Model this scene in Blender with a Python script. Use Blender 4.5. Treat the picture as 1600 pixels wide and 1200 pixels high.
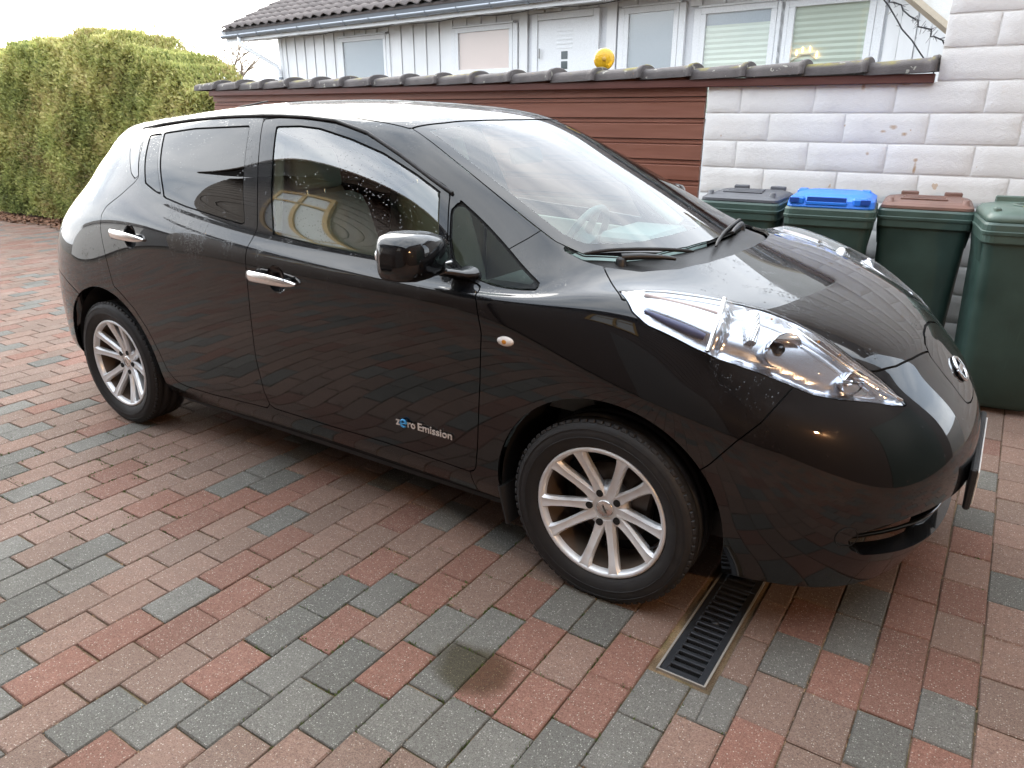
import bpy, bmesh, math, random
import numpy as np
from mathutils import Vector, Matrix

for _o in list(bpy.data.objects):
    bpy.data.objects.remove(_o, do_unlink=True)
scene = bpy.context.scene
C = scene.collection
R = math.radians
random.seed(11)
rng = np.random.default_rng(11)

# ------------------------------------------------------------------ camera
cam_data = bpy.data.cameras.new('camera')
cam = bpy.data.objects.new('camera', cam_data)
C.objects.link(cam)
cam_data.sensor_width = 36.0
cam_data.lens = 1155.92 / 1600 * 36.0
cam_data.clip_start = 0.05
cam_data.clip_end = 600.0
_r = Vector((0.83457, 0.55090, 0.00073)); _u = Vector((-0.18990, 0.28645, 0.93909)); _f = Vector((-0.51714, 0.78387, -0.34368))
cam.matrix_world = Matrix(((_r.x, _u.x, -_f.x, 3.6003), (_r.y, _u.y, -_f.y, -2.7139), (_r.z, _u.z, -_f.z, 1.4988), (0, 0, 0, 1)))
scene.camera = cam

# ------------------------------------------------------------------ world, sun, exposure
SUN_EL, SUN_AZ = 24.0, -62.0          # azimuth measured from +Y towards +X; the veiled sun stands behind the hedge
world = bpy.data.worlds.new('World'); scene.world = world; world.use_nodes = True
wn = world.node_tree; wn.nodes.clear()
w_out = wn.nodes.new('ShaderNodeOutputWorld'); w_bg = wn.nodes.new('ShaderNodeBackground')
w_sky = wn.nodes.new('ShaderNodeTexSky'); w_sky.sky_type = 'NISHITA'; w_sky.sun_disc = False
w_sky.sun_elevation = R(SUN_EL); w_sky.sun_rotation = R(SUN_AZ)
w_sky.air_density = 1.0; w_sky.dust_density = 3.0
w_tc = wn.nodes.new('ShaderNodeTexCoord'); w_map = wn.nodes.new('ShaderNodeMapping')
w_map.inputs['Scale'].default_value = (1.0, 1.0, 2.6)
w_n = wn.nodes.new('ShaderNodeTexNoise'); w_n.inputs['Scale'].default_value = 2.3; w_n.inputs['Detail'].default_value = 7.0
w_n.inputs['Roughness'].default_value = 0.55
w_cr = wn.nodes.new('ShaderNodeValToRGB')
w_cr.color_ramp.elements[0].position = 0.34; w_cr.color_ramp.elements[0].color = (5.2, 6.0, 7.0, 1)
w_cr.color_ramp.elements[1].position = 0.66; w_cr.color_ramp.elements[1].color = (11.2, 11.5, 11.8, 1)
w_mix = wn.nodes.new('ShaderNodeMix'); w_mix.data_type = 'RGBA'; w_mix.inputs[0].default_value = 0.86
w_bg.inputs['Strength'].default_value = 0.13
wn.links.new(w_tc.outputs['Generated'], w_map.inputs['Vector']); wn.links.new(w_map.outputs['Vector'], w_n.inputs['Vector'])
wn.links.new(w_n.outputs['Fac'], w_cr.inputs['Fac'])
wn.links.new(w_sky.outputs['Color'], w_mix.inputs[6]); wn.links.new(w_cr.outputs['Color'], w_mix.inputs[7])
wn.links.new(w_mix.outputs[2], w_bg.inputs['Color']); wn.links.new(w_bg.outputs['Background'], w_out.inputs['Surface'])

sun_data = bpy.data.lights.new('sun', 'SUN'); sun_data.energy = 1.2; sun_data.angle = R(48); sun_data.color = (1.0, 0.95, 0.86)
sun = bpy.data.objects.new('sun', sun_data); C.objects.link(sun)
_sd = Vector((math.sin(R(SUN_AZ)) * math.cos(R(SUN_EL)), math.cos(R(SUN_AZ)) * math.cos(R(SUN_EL)), math.sin(R(SUN_EL))))
sun.rotation_euler = (-_sd).to_track_quat('-Z', 'Y').to_euler(); sun.location = (-6, 3, 8)

scene.view_settings.view_transform = 'Standard'; scene.view_settings.look = 'None'
scene.view_settings.exposure = 1.72; scene.view_settings.gamma = 1.0
scene.view_settings.use_curve_mapping = False
scene.cycles.max_bounces = 6; scene.cycles.diffuse_bounces = 2; scene.cycles.glossy_bounces = 3; scene.cycles.transmission_bounces = 4; scene.cycles.transparent_max_bounces = 8
scene.cycles.use_adaptive_sampling = True; scene.cycles.adaptive_threshold = 0.025
scene.cycles.caustics_reflective = False; scene.cycles.caustics_refractive = False
try:
    scene.cycles.use_denoising = True
except Exception:
    pass

# ------------------------------------------------------------------ helpers
def link(o): C.objects.link(o); return o

def tag(o, label=None, cat=None, group=None, kind=None):
    if label: o['label'] = label
    if cat: o['category'] = cat
    if group: o['group'] = group
    if kind: o['kind'] = kind
    return o

def attach(o, parent):
    """parent while keeping world coordinates (parents are only ever moved / turned about z)"""
    o.parent = parent
    if parent.get('_root'):
        o.matrix_parent_inverse = (Matrix.Translation(parent.location) @ Matrix.Rotation(parent.rotation_euler.z, 4, 'Z')).inverted()
    return o

def empty(name, loc=(0, 0, 0), rz=0.0):
    o = bpy.data.objects.new(name, None); link(o); o.location = loc; o.rotation_euler.z = rz
    o.empty_display_size = 0.2; o['_root'] = 1
    return o

class MB:
    def __init__(s): s.v = []; s.f = []; s.mi = []; s.sm = []
    def add(s, vs, fs, mi=0, smooth=False):
        b = len(s.v); s.v.extend([tuple(v) for v in vs])
        for f in fs: s.f.append(tuple(i + b for i in f)); s.mi.append(mi); s.sm.append(smooth)
        return s
    def box(s, c, d, rot=None, ch=0.0, mi=0):
        """box centred at c with full sizes d; ch = chamfer"""
        hx, hy, hz = d[0] / 2, d[1] / 2, d[2] / 2
        M = rot if rot is not None else Matrix.Identity(3)
        c = Vector(c)
        if ch <= 0:
            vs = [(x * hx, y * hy, z * hz) for x in (-1, 1) for y in (-1, 1) for z in (-1, 1)]
            fs = [(0, 1, 3, 2), (4, 6, 7, 5), (0, 4, 5, 1), (2, 3, 7, 6), (0, 2, 6, 4), (1, 5, 7, 3)]
        else:
            ch = min(ch, hx * .9, hy * .9, hz * .9); vs = []; idx = {}
            for x in (-1, 1):
                for y in (-1, 1):
                    for z in (-1, 1):
                        for a in range(3):
                            p = [x * hx, y * hy, z * hz]
                            for k in range(3):
                                if k != a: p[k] -= math.copysign(ch, p[k])
                            idx[(x, y, z, a)] = len(vs); vs.append(tuple(p))
            fs = []
            for a in range(3):
                o1, o2 = [k for k in range(3) if k != a]
                for sg in (-1, 1):
                    q = []
                    for (p1, p2) in ((-1, -1), (1, -1), (1, 1), (-1, 1)):
                        t = [0, 0, 0]; t[a] = sg; t[o1] = p1; t[o2] = p2; q.append(idx[(t[0], t[1], t[2], a)])
                    flip = (sg > 0) != (a == 1)
                    fs.append(tuple(q) if flip else tuple(reversed(q)))
            for a in range(3):          # edges along axis a
                o1, o2 = [k for k in range(3) if k != a]
                for p1 in (-1, 1):
                    for p2 in (-1, 1):
                        t0 = [0, 0, 0]; t1 = [0, 0, 0]; t0[a] = -1; t1[a] = 1
                        for t in (t0, t1): t[o1] = p1; t[o2] = p2
                        q = [idx[tuple(t0) + (o1,)], idx[tuple(t1) + (o1,)], idx[tuple(t1) + (o2,)], idx[tuple(t0) + (o2,)]]
                        fs.append(tuple(q))
            for x in (-1, 1):
                for y in (-1, 1):
                    for z in (-1, 1):
                        fs.append((idx[(x, y, z, 0)], idx[(x, y, z, 1)], idx[(x, y, z, 2)]))
            # fix winding from geometry
            f2 = []
            for f in fs:
                p = [Vector(vs[i]) for i in f]; n = (p[1] - p[0]).cross(p[2] - p[0]); m = sum(p, Vector()) / len(p)
                f2.append(f if n.dot(m) > 0 else tuple(reversed(f)))
            fs = f2
        return s.add([c + M @ Vector(v) for v in vs], fs, mi)
    def tube(s, pts, r, n=8, caps=True, mi=0, smooth=True, up=None):
        pts = [Vector(p) for p in pts]; rs = r if hasattr(r, '__len__') else [r] * len(pts)
        vs = []; fs = []; prev = None
        for i, p in enumerate(pts):
            t = (pts[min(i + 1, len(pts) - 1)] - pts[max(i - 1, 0)]).normalized()
            if prev is None:
                a = Vector(up) if up else (Vector((0, 0, 1)) if abs(t.z) < .9 else Vector((1, 0, 0)))
                x = t.cross(a).normalized()
            else:
                x = (prev - t * prev.dot(t)).normalized()
            prev = x; y = t.cross(x)
            for k in range(n):
                an = 2 * math.pi * k / n
                vs.append(p + (x * math.cos(an) + y * math.sin(an)) * rs[i])
        for i in range(len(pts) - 1):
            for k in range(n):
                k2 = (k + 1) % n
                fs.append((i * n + k, i * n + k2, (i + 1) * n + k2, (i + 1) * n + k))
        s.add(vs, fs, mi, smooth)
        if caps:
            s.add(vs[:n], [tuple(range(n))[::-1]], mi); s.add(vs[-n:], [tuple(range(n))], mi)
        return s
    def lathe(s, prof, origin, axis='y', n=48, mi=0, smooth=True, closed=False, a0=0.0, a1=2 * math.pi):
        """prof: list of (radius, offset along axis)"""
        vs = []; fs = []; full = abs(a1 - a0 - 2 * math.pi) < 1e-6; m = n if full else n + 1; L = len(prof)
        for k in range(m):
            an = a0 + (a1 - a0) * k / n; c_, s_ = math.cos(an), math.sin(an)
            for (r, h) in prof:
                if axis == 'y': p = (r * c_, h, r * s_)
                elif axis == 'z': p = (r * c_, r * s_, h)
                else: p = (h, r * c_, r * s_)
                vs.append(Vector(origin) + Vector(p))
        rngk = range(m if full else m - 1)
        for k in rngk:
            k2 = (k + 1) % m
            for j in range(L - (0 if closed else 1)):
                j2 = (j + 1) % L
                fs.append((k * L + j, k * L + j2, k2 * L + j2, k2 * L + j))
        return s.add(vs, fs, mi, smooth)
    def loft(s, rings, mi=0, cap0=True, cap1=True, smooth=True, closed=True):
        n = len(rings[0]); vs = [v for r in rings for v in r]; fs = []
        for i in range(len(rings) - 1):
            for k in range(n if closed else n - 1):
                k2 = (k + 1) % n
                fs.append((i * n + k, i * n + k2, (i + 1) * n + k2, (i + 1) * n + k))
        s.add(vs, fs, mi, smooth)
        if cap0: s.add(rings[0], [tuple(range(n))[::-1]], mi)
        if cap1: s.add(rings[-1], [tuple(range(n))], mi)
        return s
    def mesh(s, name):
        me = bpy.data.meshes.new(name); me.from_pydata([tuple(v) for v in s.v], [], s.f)
        me.polygons.foreach_set('material_index', s.mi); me.polygons.foreach_set('use_smooth', s.sm)
        me.update(); return me
    def build(s, name, mats, parent=None, fix=False):
        me = s.mesh(name)
        if fix:
            bm = bmesh.new(); bm.from_mesh(me); bmesh.ops.recalc_face_normals(bm, faces=bm.faces); bm.to_mesh(me); bm.free()
        for m in (mats if isinstance(mats, (list, tuple)) else [mats]): me.materials.append(m)
        o = bpy.data.objects.new(name, me); link(o)
        if parent is not None: attach(o, parent)
        return o

def inst(src, name, loc=(0, 0, 0), rz=0.0, parent=None):
    """an object sharing src's mesh data"""
    o = bpy.data.objects.new(name, src); link(o); o.location = loc; o.rotation_euler.z = rz
    if parent is not None: attach(o, parent)
    return o

def rrect(cx, cy, w, d, r, z, n=5):
    out = []
    for (sx, sy, a0) in ((1, 1, 0), (-1, 1, 90), (-1, -1, 180), (1, -1, 270)):
        for k in range(n):
            a = R(a0 + 90 * k / (n - 1)); out.append((cx + sx * (w / 2 - r) + r * math.cos(a), cy + sy * (d / 2 - r) + r * math.sin(a), z))
    return out

# ------------------------------------------------------------------ materials
class NT:
    def __init__(s, name):
        s.m = bpy.data.materials.new(name); s.m.use_nodes = True; s.t = s.m.node_tree; s.b = s.t.nodes['Principled BSDF']; s.out = s.t.nodes['Material Output']
    def n(s, typ, **kw):
        x = s.t.nodes.new('ShaderNode' + typ)
        for k, v in kw.items():
            if k.startswith('_'): setattr(x, k[1:], v)
            else:
                key = int(k[1:]) if k[0] == 'i' and k[1:].isdigit() else k.replace('__', ' ')
                x.inputs[key].default_value = v
        return x
    def l(s, a, b): s.t.links.new(a, b); return s
    def set(s, **kw):
        for k, v in kw.items():
            k = k.replace('__', ' ')
            if k == 'Base Color' or k.endswith('Tint') or k == 'Emission Color': v = tuple(v) + ((1,) if len(v) == 3 else ())
            s.b.inputs[k].default_value = v
        return s
    def pos(s):
        g = s.n('NewGeometry'); return g.outputs['Position']
    def noise(s, scale, detail=4, rough=.55, vec=None, stretch=None):
        x = s.n('TexNoise', Scale=scale, Detail=detail, Roughness=rough); v = vec or s.pos()
        if stretch:
            mp = s.n('Mapping'); mp.inputs['Scale'].default_value = stretch; s.l(v, mp.inputs['Vector']); v = mp.outputs['Vector']
        s.l(v, x.inputs['Vector']); return x.outputs['Fac']
    def vor(s, scale, feature='F1', vec=None, out='Distance', stretch=None):
        x = s.n('TexVoronoi', Scale=scale); x.feature = feature; v = vec or s.pos()
        if stretch:
            mp = s.n('Mapping'); mp.inputs['Scale'].default_value = stretch; s.l(v, mp.inputs['Vector']); v = mp.outputs['Vector']
        s.l(v, x.inputs['Vector']); return x.outputs[out]
    def ramp(s, fac, *stops):
        x = s.n('ValToRGB'); e = x.color_ramp.elements
        while len(e) < len(stops): e.new(0.5)
        for el, (p, c) in zip(e, stops):
            el.position = p; el.color = tuple(c) + (1,) if len(c) == 3 else c
        s.l(fac, x.inputs['Fac']); return x.outputs['Color']
    def mix(s, fac, a, b, blend='MIX'):
        x = s.n('Mix'); x.data_type = 'RGBA'; x.blend_type = blend
        for sock, v in ((x.inputs[0], fac), (x.inputs[6], a), (x.inputs[7], b)):
            if hasattr(v, 'links') or isinstance(v, bpy.types.NodeSocket): s.l(v, sock)
            else: sock.default_value = v if not isinstance(v, (tuple, list)) else (tuple(v) + (1,) if len(v) == 3 else v)
        return x.outputs[2]
    def math(s, op, a, b=0.0, clamp=False):
        x = s.n('Math'); x.operation = op; x.use_clamp = clamp
        for i, v in enumerate((a, b)):
            if isinstance(v, bpy.types.NodeSocket): s.l(v, x.inputs[i])
            else: x.inputs[i].default_value = v
        return x.outputs[0]
    def rng(s, v, a, b, c=0.0, d=1.0):
        x = s.n('MapRange'); x.inputs[1].default_value = a; x.inputs[2].default_value = b; x.inputs[3].default_value = c; x.inputs[4].default_value = d
        s.l(v, x.inputs[0]); return x.outputs[0]
    def bump(s, h, strength=.3, dist=.01, normal=None):
        x = s.n('Bump', Strength=strength, Distance=dist); s.l(h, x.inputs['Height'])
        if normal is not None: s.l(normal, x.inputs['Normal'])
        return x.outputs['Normal']
    def col(s, c): s.l(c, s.b.inputs['Base Color']); return s
    def rough(s, c): s.l(c, s.b.inputs['Roughness']); return s
    def nor(s, c): s.l(c, s.b.inputs['Normal']); return s

def simple(name, col, rough=.5, metal=0.0, bump=0.0, scale=60, **kw):
    n = NT(name); n.set(Base__Color=col, Roughness=rough, Metallic=metal, **kw)
    f = n.noise(scale, 5)
    n.col(n.mix(f, tuple(c * .82 for c in col), tuple(min(1, c * 1.16) for c in col)))
    n.rough(n.rng(f, .3, .7, max(0, rough - .08), min(1, rough + .08)))
    if bump: n.nor(n.bump(f, bump, .004))
    return n.m
# ================================================================== ground, driveway
def grain(n, scale=420):
    return n.noise(scale, 2, .6)

def paver_mat(name, c0, c1, spec=(.50, .46, .40)):
    n = NT(name)
    at = n.n('Attribute', _attribute_name='rnd')
    base = n.mix(at.outputs['Fac'], c0, c1)
    mott = n.noise(26, 3, .65); base = n.mix(n.rng(mott, .3, .75), base, n.mix(.5, base, tuple(.5 * (a + b) * .72 for a, b in zip(c0, c1))))
    g = grain(n, 300); base = n.mix(n.rng(g, .38, .62, 0, .75), base, n.mix(1.0, base, (.52, .50, .48), 'MULTIPLY'))
    base = n.mix(n.rng(n.noise(95, 2, .7), .42, .66, 0, .45), base, n.mix(1.0, base, (.66, .64, .62), 'MULTIPLY'))
    v = n.vor(185, out='Distance'); vc = n.n('TexVoronoi', Scale=185.0); n.l(n.pos(), vc.inputs['Vector'])
    sepc = n.n('SeparateColor'); n.l(vc.outputs['Color'], sepc.inputs[0])
    pick = n.math('GREATER_THAN', sepc.outputs[0], .74)
    sp = n.math('MULTIPLY', n.rng(v, .18, .42, 1, 0), n.math('MULTIPLY', pick, n.rng(sepc.outputs[1], 0, 1, .25, 1.0)), True)
    base = n.mix(sp, base, spec)
    pit = n.math('MULTIPLY', n.rng(n.vor(120, out='Distance'), .12, .26, 1, 0), n.math('GREATER_THAN', n.noise(31, 2), .52)); base = n.mix(n.math('MULTIPLY', pit, .6), base, n.mix(1.0, base, (.3, .28, .26), 'MULTIPLY'))
    dirt = n.rng(n.noise(1.1, 2), .35, .68, 0, .35)
    base = n.mix(dirt, base, n.mix(1.0, base, (.62, .60, .55), 'MULTIPLY'))
    # a wet, oily patch with a shape of its own in front of the front wheel
    ps = n.n('SeparateXYZ'); n.l(n.pos(), ps.inputs[0])
    dx = n.math('SUBTRACT', ps.outputs[0], 2.56); dy = n.math('SUBTRACT', ps.outputs[1], -1.345)
    d2 = n.math('ADD', n.math('MULTIPLY', n.math('MULTIPLY', dx, dx), 60), n.math('MULTIPLY', n.math('MULTIPLY', dy, dy), 110))
    wet = n.rng(n.math('ADD', d2, n.math('MULTIPLY', n.math('SUBTRACT', n.noise(9, 4), .5), 1.6)), .55, 1.25, 1, 0)
    base = n.mix(wet, base, n.mix(1.0, base, (.42, .38, .27), 'MULTIPLY'))
    n.col(base)
    damp = n.rng(n.noise(1.7, 2), .4, .65, .92, .74)
    n.rough(n.math('SUBTRACT', damp, n.math('MULTIPLY', wet, .36)))
    n.b.inputs['Specular IOR Level'].default_value = .22
    h = n.math('ADD', n.math('MULTIPLY', g, .7), n.math('MULTIPLY', n.noise(90, 2), .6))
    n.nor(n.bump(h, .8, .0045))
    return n.m
M_pav = {'red': paver_mat('paver_red', (.315, .168, .130), (.25, .142, .112)),
         'pink': paver_mat('paver_pink', (.325, .212, .170), (.25, .18, .148)),
         'grey': paver_mat('paver_grey', (.165, .163, .150), (.225, .220, .202), (.46, .46, .42))}
def sand_mat():
    n = NT('joint_sand'); f = n.noise(3.2, 5); g = n.noise(240, 2)
    c = n.ramp(f, (.30, (.075, .058, .038)), (.50, (.17, .12, .07)), (.66, (.36, .25, .14)))
    moss = n.rng(n.noise(5.1, 4), .58, .66); c = n.mix(n.math('MULTIPLY', moss, .55), c, (.085, .10, .03))
    c = n.mix(n.rng(g, .35, .7), c, n.mix(1.0, c, (.55, .5, .45), 'MULTIPLY')); n.col(c); n.set(Roughness=.95); n.nor(n.bump(g, .8, .004)); return n.m
M_sand = sand_mat()
M_soil = simple('soil', (.07, .055, .04), .95, bump=.6, scale=8)

m = MB(); m.add([(-150, -120, -.06), (150, -120, -.06), (150, 180, -.06), (-150, 180, -.06)], [(0, 1, 2, 3)])
ground = m.build('ground', M_soil); ground.location.z = -.03; tag(ground, kind='structure')
m = MB(); _x0, _x1, _y0, _y1 = 3.0025, 3.1425, -1.047, 1.885
for (a0, a1, b0, b1) in ((-16, _x0, -5.02, 2.75), (_x1, 7.0, -5.02, 2.75), (_x0, _x1, -5.02, _y0), (_x0, _x1, _y1, 2.75)): m.add([(a0, b0, -.0075), (a1, b0, -.0075), (a1, b1, -.0075), (a0, b1, -.0075)], [(0, 1, 2, 3)])
driveway = m.build('driveway', M_sand); tag(driveway, kind='structure')

PX0, PP, PL = 1.6375, 0.13395, 0.2065
phase = {0: -2.124, 1: -2.021, 2: -1.938, 3: -1.834, 4: -1.737, 5: -1.639, 6: -1.565, 7: -1.49, 8: -1.459, 9: -1.466, 10: -1.375, 11: -1.261, 12: -1.18, 13: -.896, 14: -.906, 15: -.896, 16: -.715, -1: -1.916 + .1}
GREY = [(1.113,-1.843),(1.233,-1.746),(1.308,-1.973),(1.477,-2.068),(1.612,-2.148),(1.602,-1.615),(1.85,-2.037),(1.983,-1.935),(2.092,-1.837),(2.015,-1.321),(2.135,-1.221),(1.991,-1.521),(2.131,-1.63),(2.252,-1.54),(2.258,-1.74),(2.384,-1.665),(2.391,-1.256),(2.509,-1.167),(2.506,-1.562),(2.529,-1.351),(2.656,-1.477),(2.668,-1.628),(2.753,-1.541),(2.14,-1.743),(2.655,-.898),(2.795,-.96),(3.044,-1.166),(3.186,-1.086),(3.028,-1.342),(2.89,-1.445),(2.824,-1.501),(3.325,-.793),(3.457,-.655),(3.726,-.495),(3.579,-.97),(3.707,-.868),(3.739,-.291),(-.97,-.921),(-.737,-1.101),(-.499,-.909),(-.374,-1.196),(-.244,-1.11),(-.249,-1.283),(-.116,-1.213),(.052,-1.147),(.042,-.949),(-.093,-.879),(.017,-1.341),(.294,-1.141),(.431,-1.05),(.422,-1.449),(.411,-1.608),(.561,-1.691),(.701,-1.264),(.7,-.83),(.844,-.975),(1.094,-.99),(1.077,-1.593),(1.043,-1.76),(1.21,-1.649),(1.077,-.759),(1.219,-.872),(1.49,-1.105),(1.617,-.609),(1.988,-.717),(2.238,-.747),(1.119,-.917),(1.046,-.618)]
RED = [(2.62,-1.10),(2.43,-1.43),(2.70,-1.30),(2.36,-1.36),(2.58,-.98),(2.68,-1.12),(1.92,-1.25),(2.95,-1.30),(3.50,-.80),(3.62,-.72),(3.43,-.90),(3.60,-.40),(1.13,-1.25),(1.26,-1.05),(1.75,-1.80)]
DR = (2.985, 3.160, -1.062, 1.9)        # drain channel cut-out

def paver_vf(w, l, jit, seed):
    q = random.Random(seed); vs = []
    for (ins, z) in ((.0034, 0.0), (.0, -.0036), (.0, -.012)):
        for (sx, sy) in ((-1, -1), (1, -1), (1, 1), (-1, 1)):
            vs.append((sx * (w / 2 - ins) + q.uniform(-jit, jit), sy * (l / 2 - ins) + q.uniform(-jit, jit), z + (q.uniform(-.0006, .0006) if z == 0 else 0)))
    fs = [(0, 1, 2, 3)] + [(4 + k, 4 + (k + 1) % 4, (k + 1) % 4, k) for k in range(4)] + [(8 + k, 8 + (k + 1) % 4, 4 + (k + 1) % 4, 4 + k) for k in range(4)]
    return vs, fs
PW, PLn = PP - .0034, PL - .0040
var = {}
for colr in M_pav:
    for k in range(8):
        vs, fs = paver_vf(PW, PLn, .0011, k * 7 + len(colr)); mb = MB().add(vs, fs); me = mb.mesh('paver'); me.materials.append(M_pav[colr])
        a = me.attributes.new('rnd', 'FLOAT', 'POINT'); a.data.foreach_set('value', [k / 7.0] * len(vs)); var[(colr, k)] = me

def inview(x, y, z=0.0):
    d = Vector((x - 3.6003, y + 2.7139, z - 1.4988)); zz = d.dot(_f)
    if zz < .2: return None
    return 800 + 1155.92 * d.dot(_r) / zz, 600 - 1155.92 * d.dot(_u) / zz, zz
pavs = []
gr = np.array(GREY); rd = np.array(RED)
for k in range(-118, 37):
    x = PX0 + PP * (k - .5)          # row k lies left of joint k
    if k in phase: ph = phase[k]
    else: ph = phase[0] + PL * .5 * (k % 2) + random.uniform(-.018, .018)
    j0 = math.ceil((-4.95 - ph) / PL); j1 = math.floor((2.58 - ph) / PL)
    for j in range(j0, j1):
        y = ph + PL * (j + .5)
        if x < -8.9 and y > 2.1: continue
        w_ = PW; cx = x
        if y + PL / 2 > DR[2] and y - PL / 2 < DR[3] and x + PP / 2 > DR[0] and x - PP / 2 < DR[1]:
            if x < 3.07:
                if y - PL / 2 > DR[2] - .06: continue
                ly = DR[2] - .004 - (y - PLn / 2); pavs.append((x, y - PLn / 2 + ly / 2, PW, 'grey', ly)); continue
            x0 = DR[1] + .004; w_ = x + PW / 2 - x0; cx = x0 + w_ / 2
            if y - PL / 2 < DR[2] - .03:
                yb = y - PLn / 2; ly = DR[2] - .004 - yb; xa = x - PW / 2; pavs.append(((xa + x0) / 2, yb + ly / 2, x0 - xa, 'grey', ly))
        dg = np.abs(gr - (x, y)); hit = ((dg[:, 0] < PP * .46) & (dg[:, 1] < PL * .40)).any()
        dr_ = np.abs(rd - (x, y)); hr = ((dr_[:, 0] < PP * .55) & (dr_[:, 1] < PL * .5)).any()
        known = (x > -.9 and y < -.55 and y > -2.25) and inview(x, y) and 0 < inview(x, y)[0] < 1600 and inview(x, y)[1] < 1200
        if hit: colr = 'grey'
        elif hr: colr = 'red'
        elif known: colr = 'pink' if random.random() < .72 else 'red'
        else:
            t = random.random(); colr = 'grey' if t < .20 else ('red' if t < .38 else 'pink')
        pavs.append((cx, y, w_, colr, PLn))
def shows(pv):
    q = inview(pv[0], pv[1])
    if not q or not (-30 < q[0] < 1630 and -30 < q[1] < 1230): return 1e9
    if -.75 < pv[0] < 3.5 and -.75 < pv[1] < 2.4: return 500 + q[2]      # beneath or behind the car
    return q[2]
pavs.sort(key=shows)
n_obj = 0; rest = {c_: ([], [], []) for c_ in M_pav}
for i, (x, y, w_, colr, ly) in enumerate(pavs):
    z = random.uniform(-.0016, .0014); rz = random.gauss(0, .006); k = random.randrange(8)
    if n_obj < 300 and abs(w_ - PW) < 1e-6 and abs(ly - PLn) < 1e-6:
        inst(var[(colr, k)], 'paver', (x + random.gauss(0, .0007), y + random.gauss(0, .0012), z), rz, driveway); n_obj += 1
    else:
        vs, fs = paver_vf(w_, ly, .0011, i); V, F_, A_ = rest[colr]; b = len(V); cz, sz = math.cos(rz), math.sin(rz)
        V.extend((x + a * cz - b_ * sz, y + a * sz + b_ * cz, c_ + z) for a, b_, c_ in vs); F_.extend(tuple(t + b for t in f) for f in fs); A_.extend([k / 7.0] * len(vs))
V = []; F_ = []; A_ = []; MI = []
for mi, c_ in enumerate(M_pav):
    b = len(V); V += rest[c_][0]; F_ += [tuple(t + b for t in f) for f in rest[c_][1]]; A_ += rest[c_][2]; MI += [mi] * len(rest[c_][1])
me = bpy.data.meshes.new('distant_pavers'); me.from_pydata(V, [], F_); me.polygons.foreach_set('material_index', MI)
for c_ in M_pav: me.materials.append(M_pav[c_])
a = me.attributes.new('rnd', 'FLOAT', 'POINT'); a.data.foreach_set('value', A_)
o = bpy.data.objects.new('distant_pavers', me); link(o); o.parent = driveway; tag(o, kind='stuff')

# moss tufts and grit in the joints
def joint_growth():
    q = random.Random(5); V = []; F_ = []; MI = []
    for _ in range(2600):
        k = q.randint(-14, 16); x = PX0 + PP * k + q.gauss(0, .003); y = q.uniform(-2.3, -.5)
        if q.random() < .45:
            ph = phase.get(k, -2.124 + PL * .5 * (k % 2)); y = ph + PL * q.randint(0, 8) + q.gauss(0, .004); x -= q.uniform(0, PP)
        if DR[0] - .01 < x < DR[1] + .01 and y > DR[2] - .01: continue
        moss = (math.sin(x * 3.1) + math.sin(y * 4.3 + 1) + q.uniform(-1, 1)) > .55
        for _b in range(q.randint(2, 5) if moss else 2):
            px, py = x + q.gauss(0, .004), y + q.gauss(0, .006); b = len(V); h = q.uniform(.004, .010) if moss else q.uniform(.002, .0045); s_ = q.uniform(.003, .0065)
            an = q.uniform(0, 6.28); V += [(px + s_ * math.cos(an), py + s_ * math.sin(an), -.0072), (px - s_ * math.cos(an), py - s_ * math.sin(an), -.0072), (px + q.gauss(0, .003), py + q.gauss(0, .003), -.004 + h)]
            V += [(px - s_ * math.sin(an), py + s_ * math.cos(an), -.0072)]
            F_ += [(b, b + 1, b + 2), (b, b + 2, b + 3)]; MI += [0 if moss else 1] * 2
    me = bpy.data.meshes.new('joint_moss'); me.from_pydata(V, [], F_); me.polygons.foreach_set('material_index', MI)
    me.materials.append(simple('moss', (.085, .12, .028), .9)); me.materials.append(simple('grit', (.38, .27, .16), .95))
    o = bpy.data.objects.new('joint_moss', me); link(o); tag(o, 'moss and sandy grit growing in the paver joints', 'moss', kind='stuff')
joint_growth()

# ------------------------------------------------------------------ drain channel
M_iron = simple('drain_iron', (.055, .06, .068), .38, .55, bump=.15, scale=180)
M_galv = simple('galvanised_edge', (.34, .32, .29), .55, .3, bump=.2, scale=90)
M_dark = simple('dark_void', (.006, .006, .006), .9)
dr = empty('drain_channel', (3.0725, .4, 0)); tag(dr, 'black slotted drain grate in a pale metal channel running under the car', 'drain')
mb = MB()
for x in (3.0025, 3.1425): mb.box((x, .42, -.036), (.006, 2.93, .072))
mb.box((3.0725, -1.047, -.012), (.146, .005, .026)); mb.build('channel_edge', M_galv, dr)
MB().box((3.0725, .42, -.070), (.134, 2.9, .006)).build('channel_floor', M_dark, dr)
def grate_mesh(L=.498, W=.132, ns=15):
    xs = [-W / 2, -W / 2 + .021, W / 2 - .021, W / 2]; mb = MB(); ys = [-L / 2]
    p = (L - .024) / ns
    for k in range(ns):
        a = -L / 2 + .012 + p * k; ys += [a + p * .30, a + p * .84]
    ys.append(L / 2); t, bt = -.0015, -.014
    def bar(x0, x1, y0, y1): mb.box(((x0 + x1) / 2, (y0 + y1) / 2, (t + bt) / 2), (x1 - x0, y1 - y0, t - bt), ch=.0016)
    bar(xs[0], xs[1], ys[0], ys[-1]); bar(xs[2], xs[3], ys[0], ys[-1])
    for k in range(0, len(ys) - 1, 2): bar(xs[1] - .001, xs[2] + .001, ys[k], ys[k + 1])
    mb.lathe([(.0, -.001), (.011, -.001), (.013, -.003), (.013, -.012)], (0, .04, 0), 'z', 14)
    return mb.mesh('grate')
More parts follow.
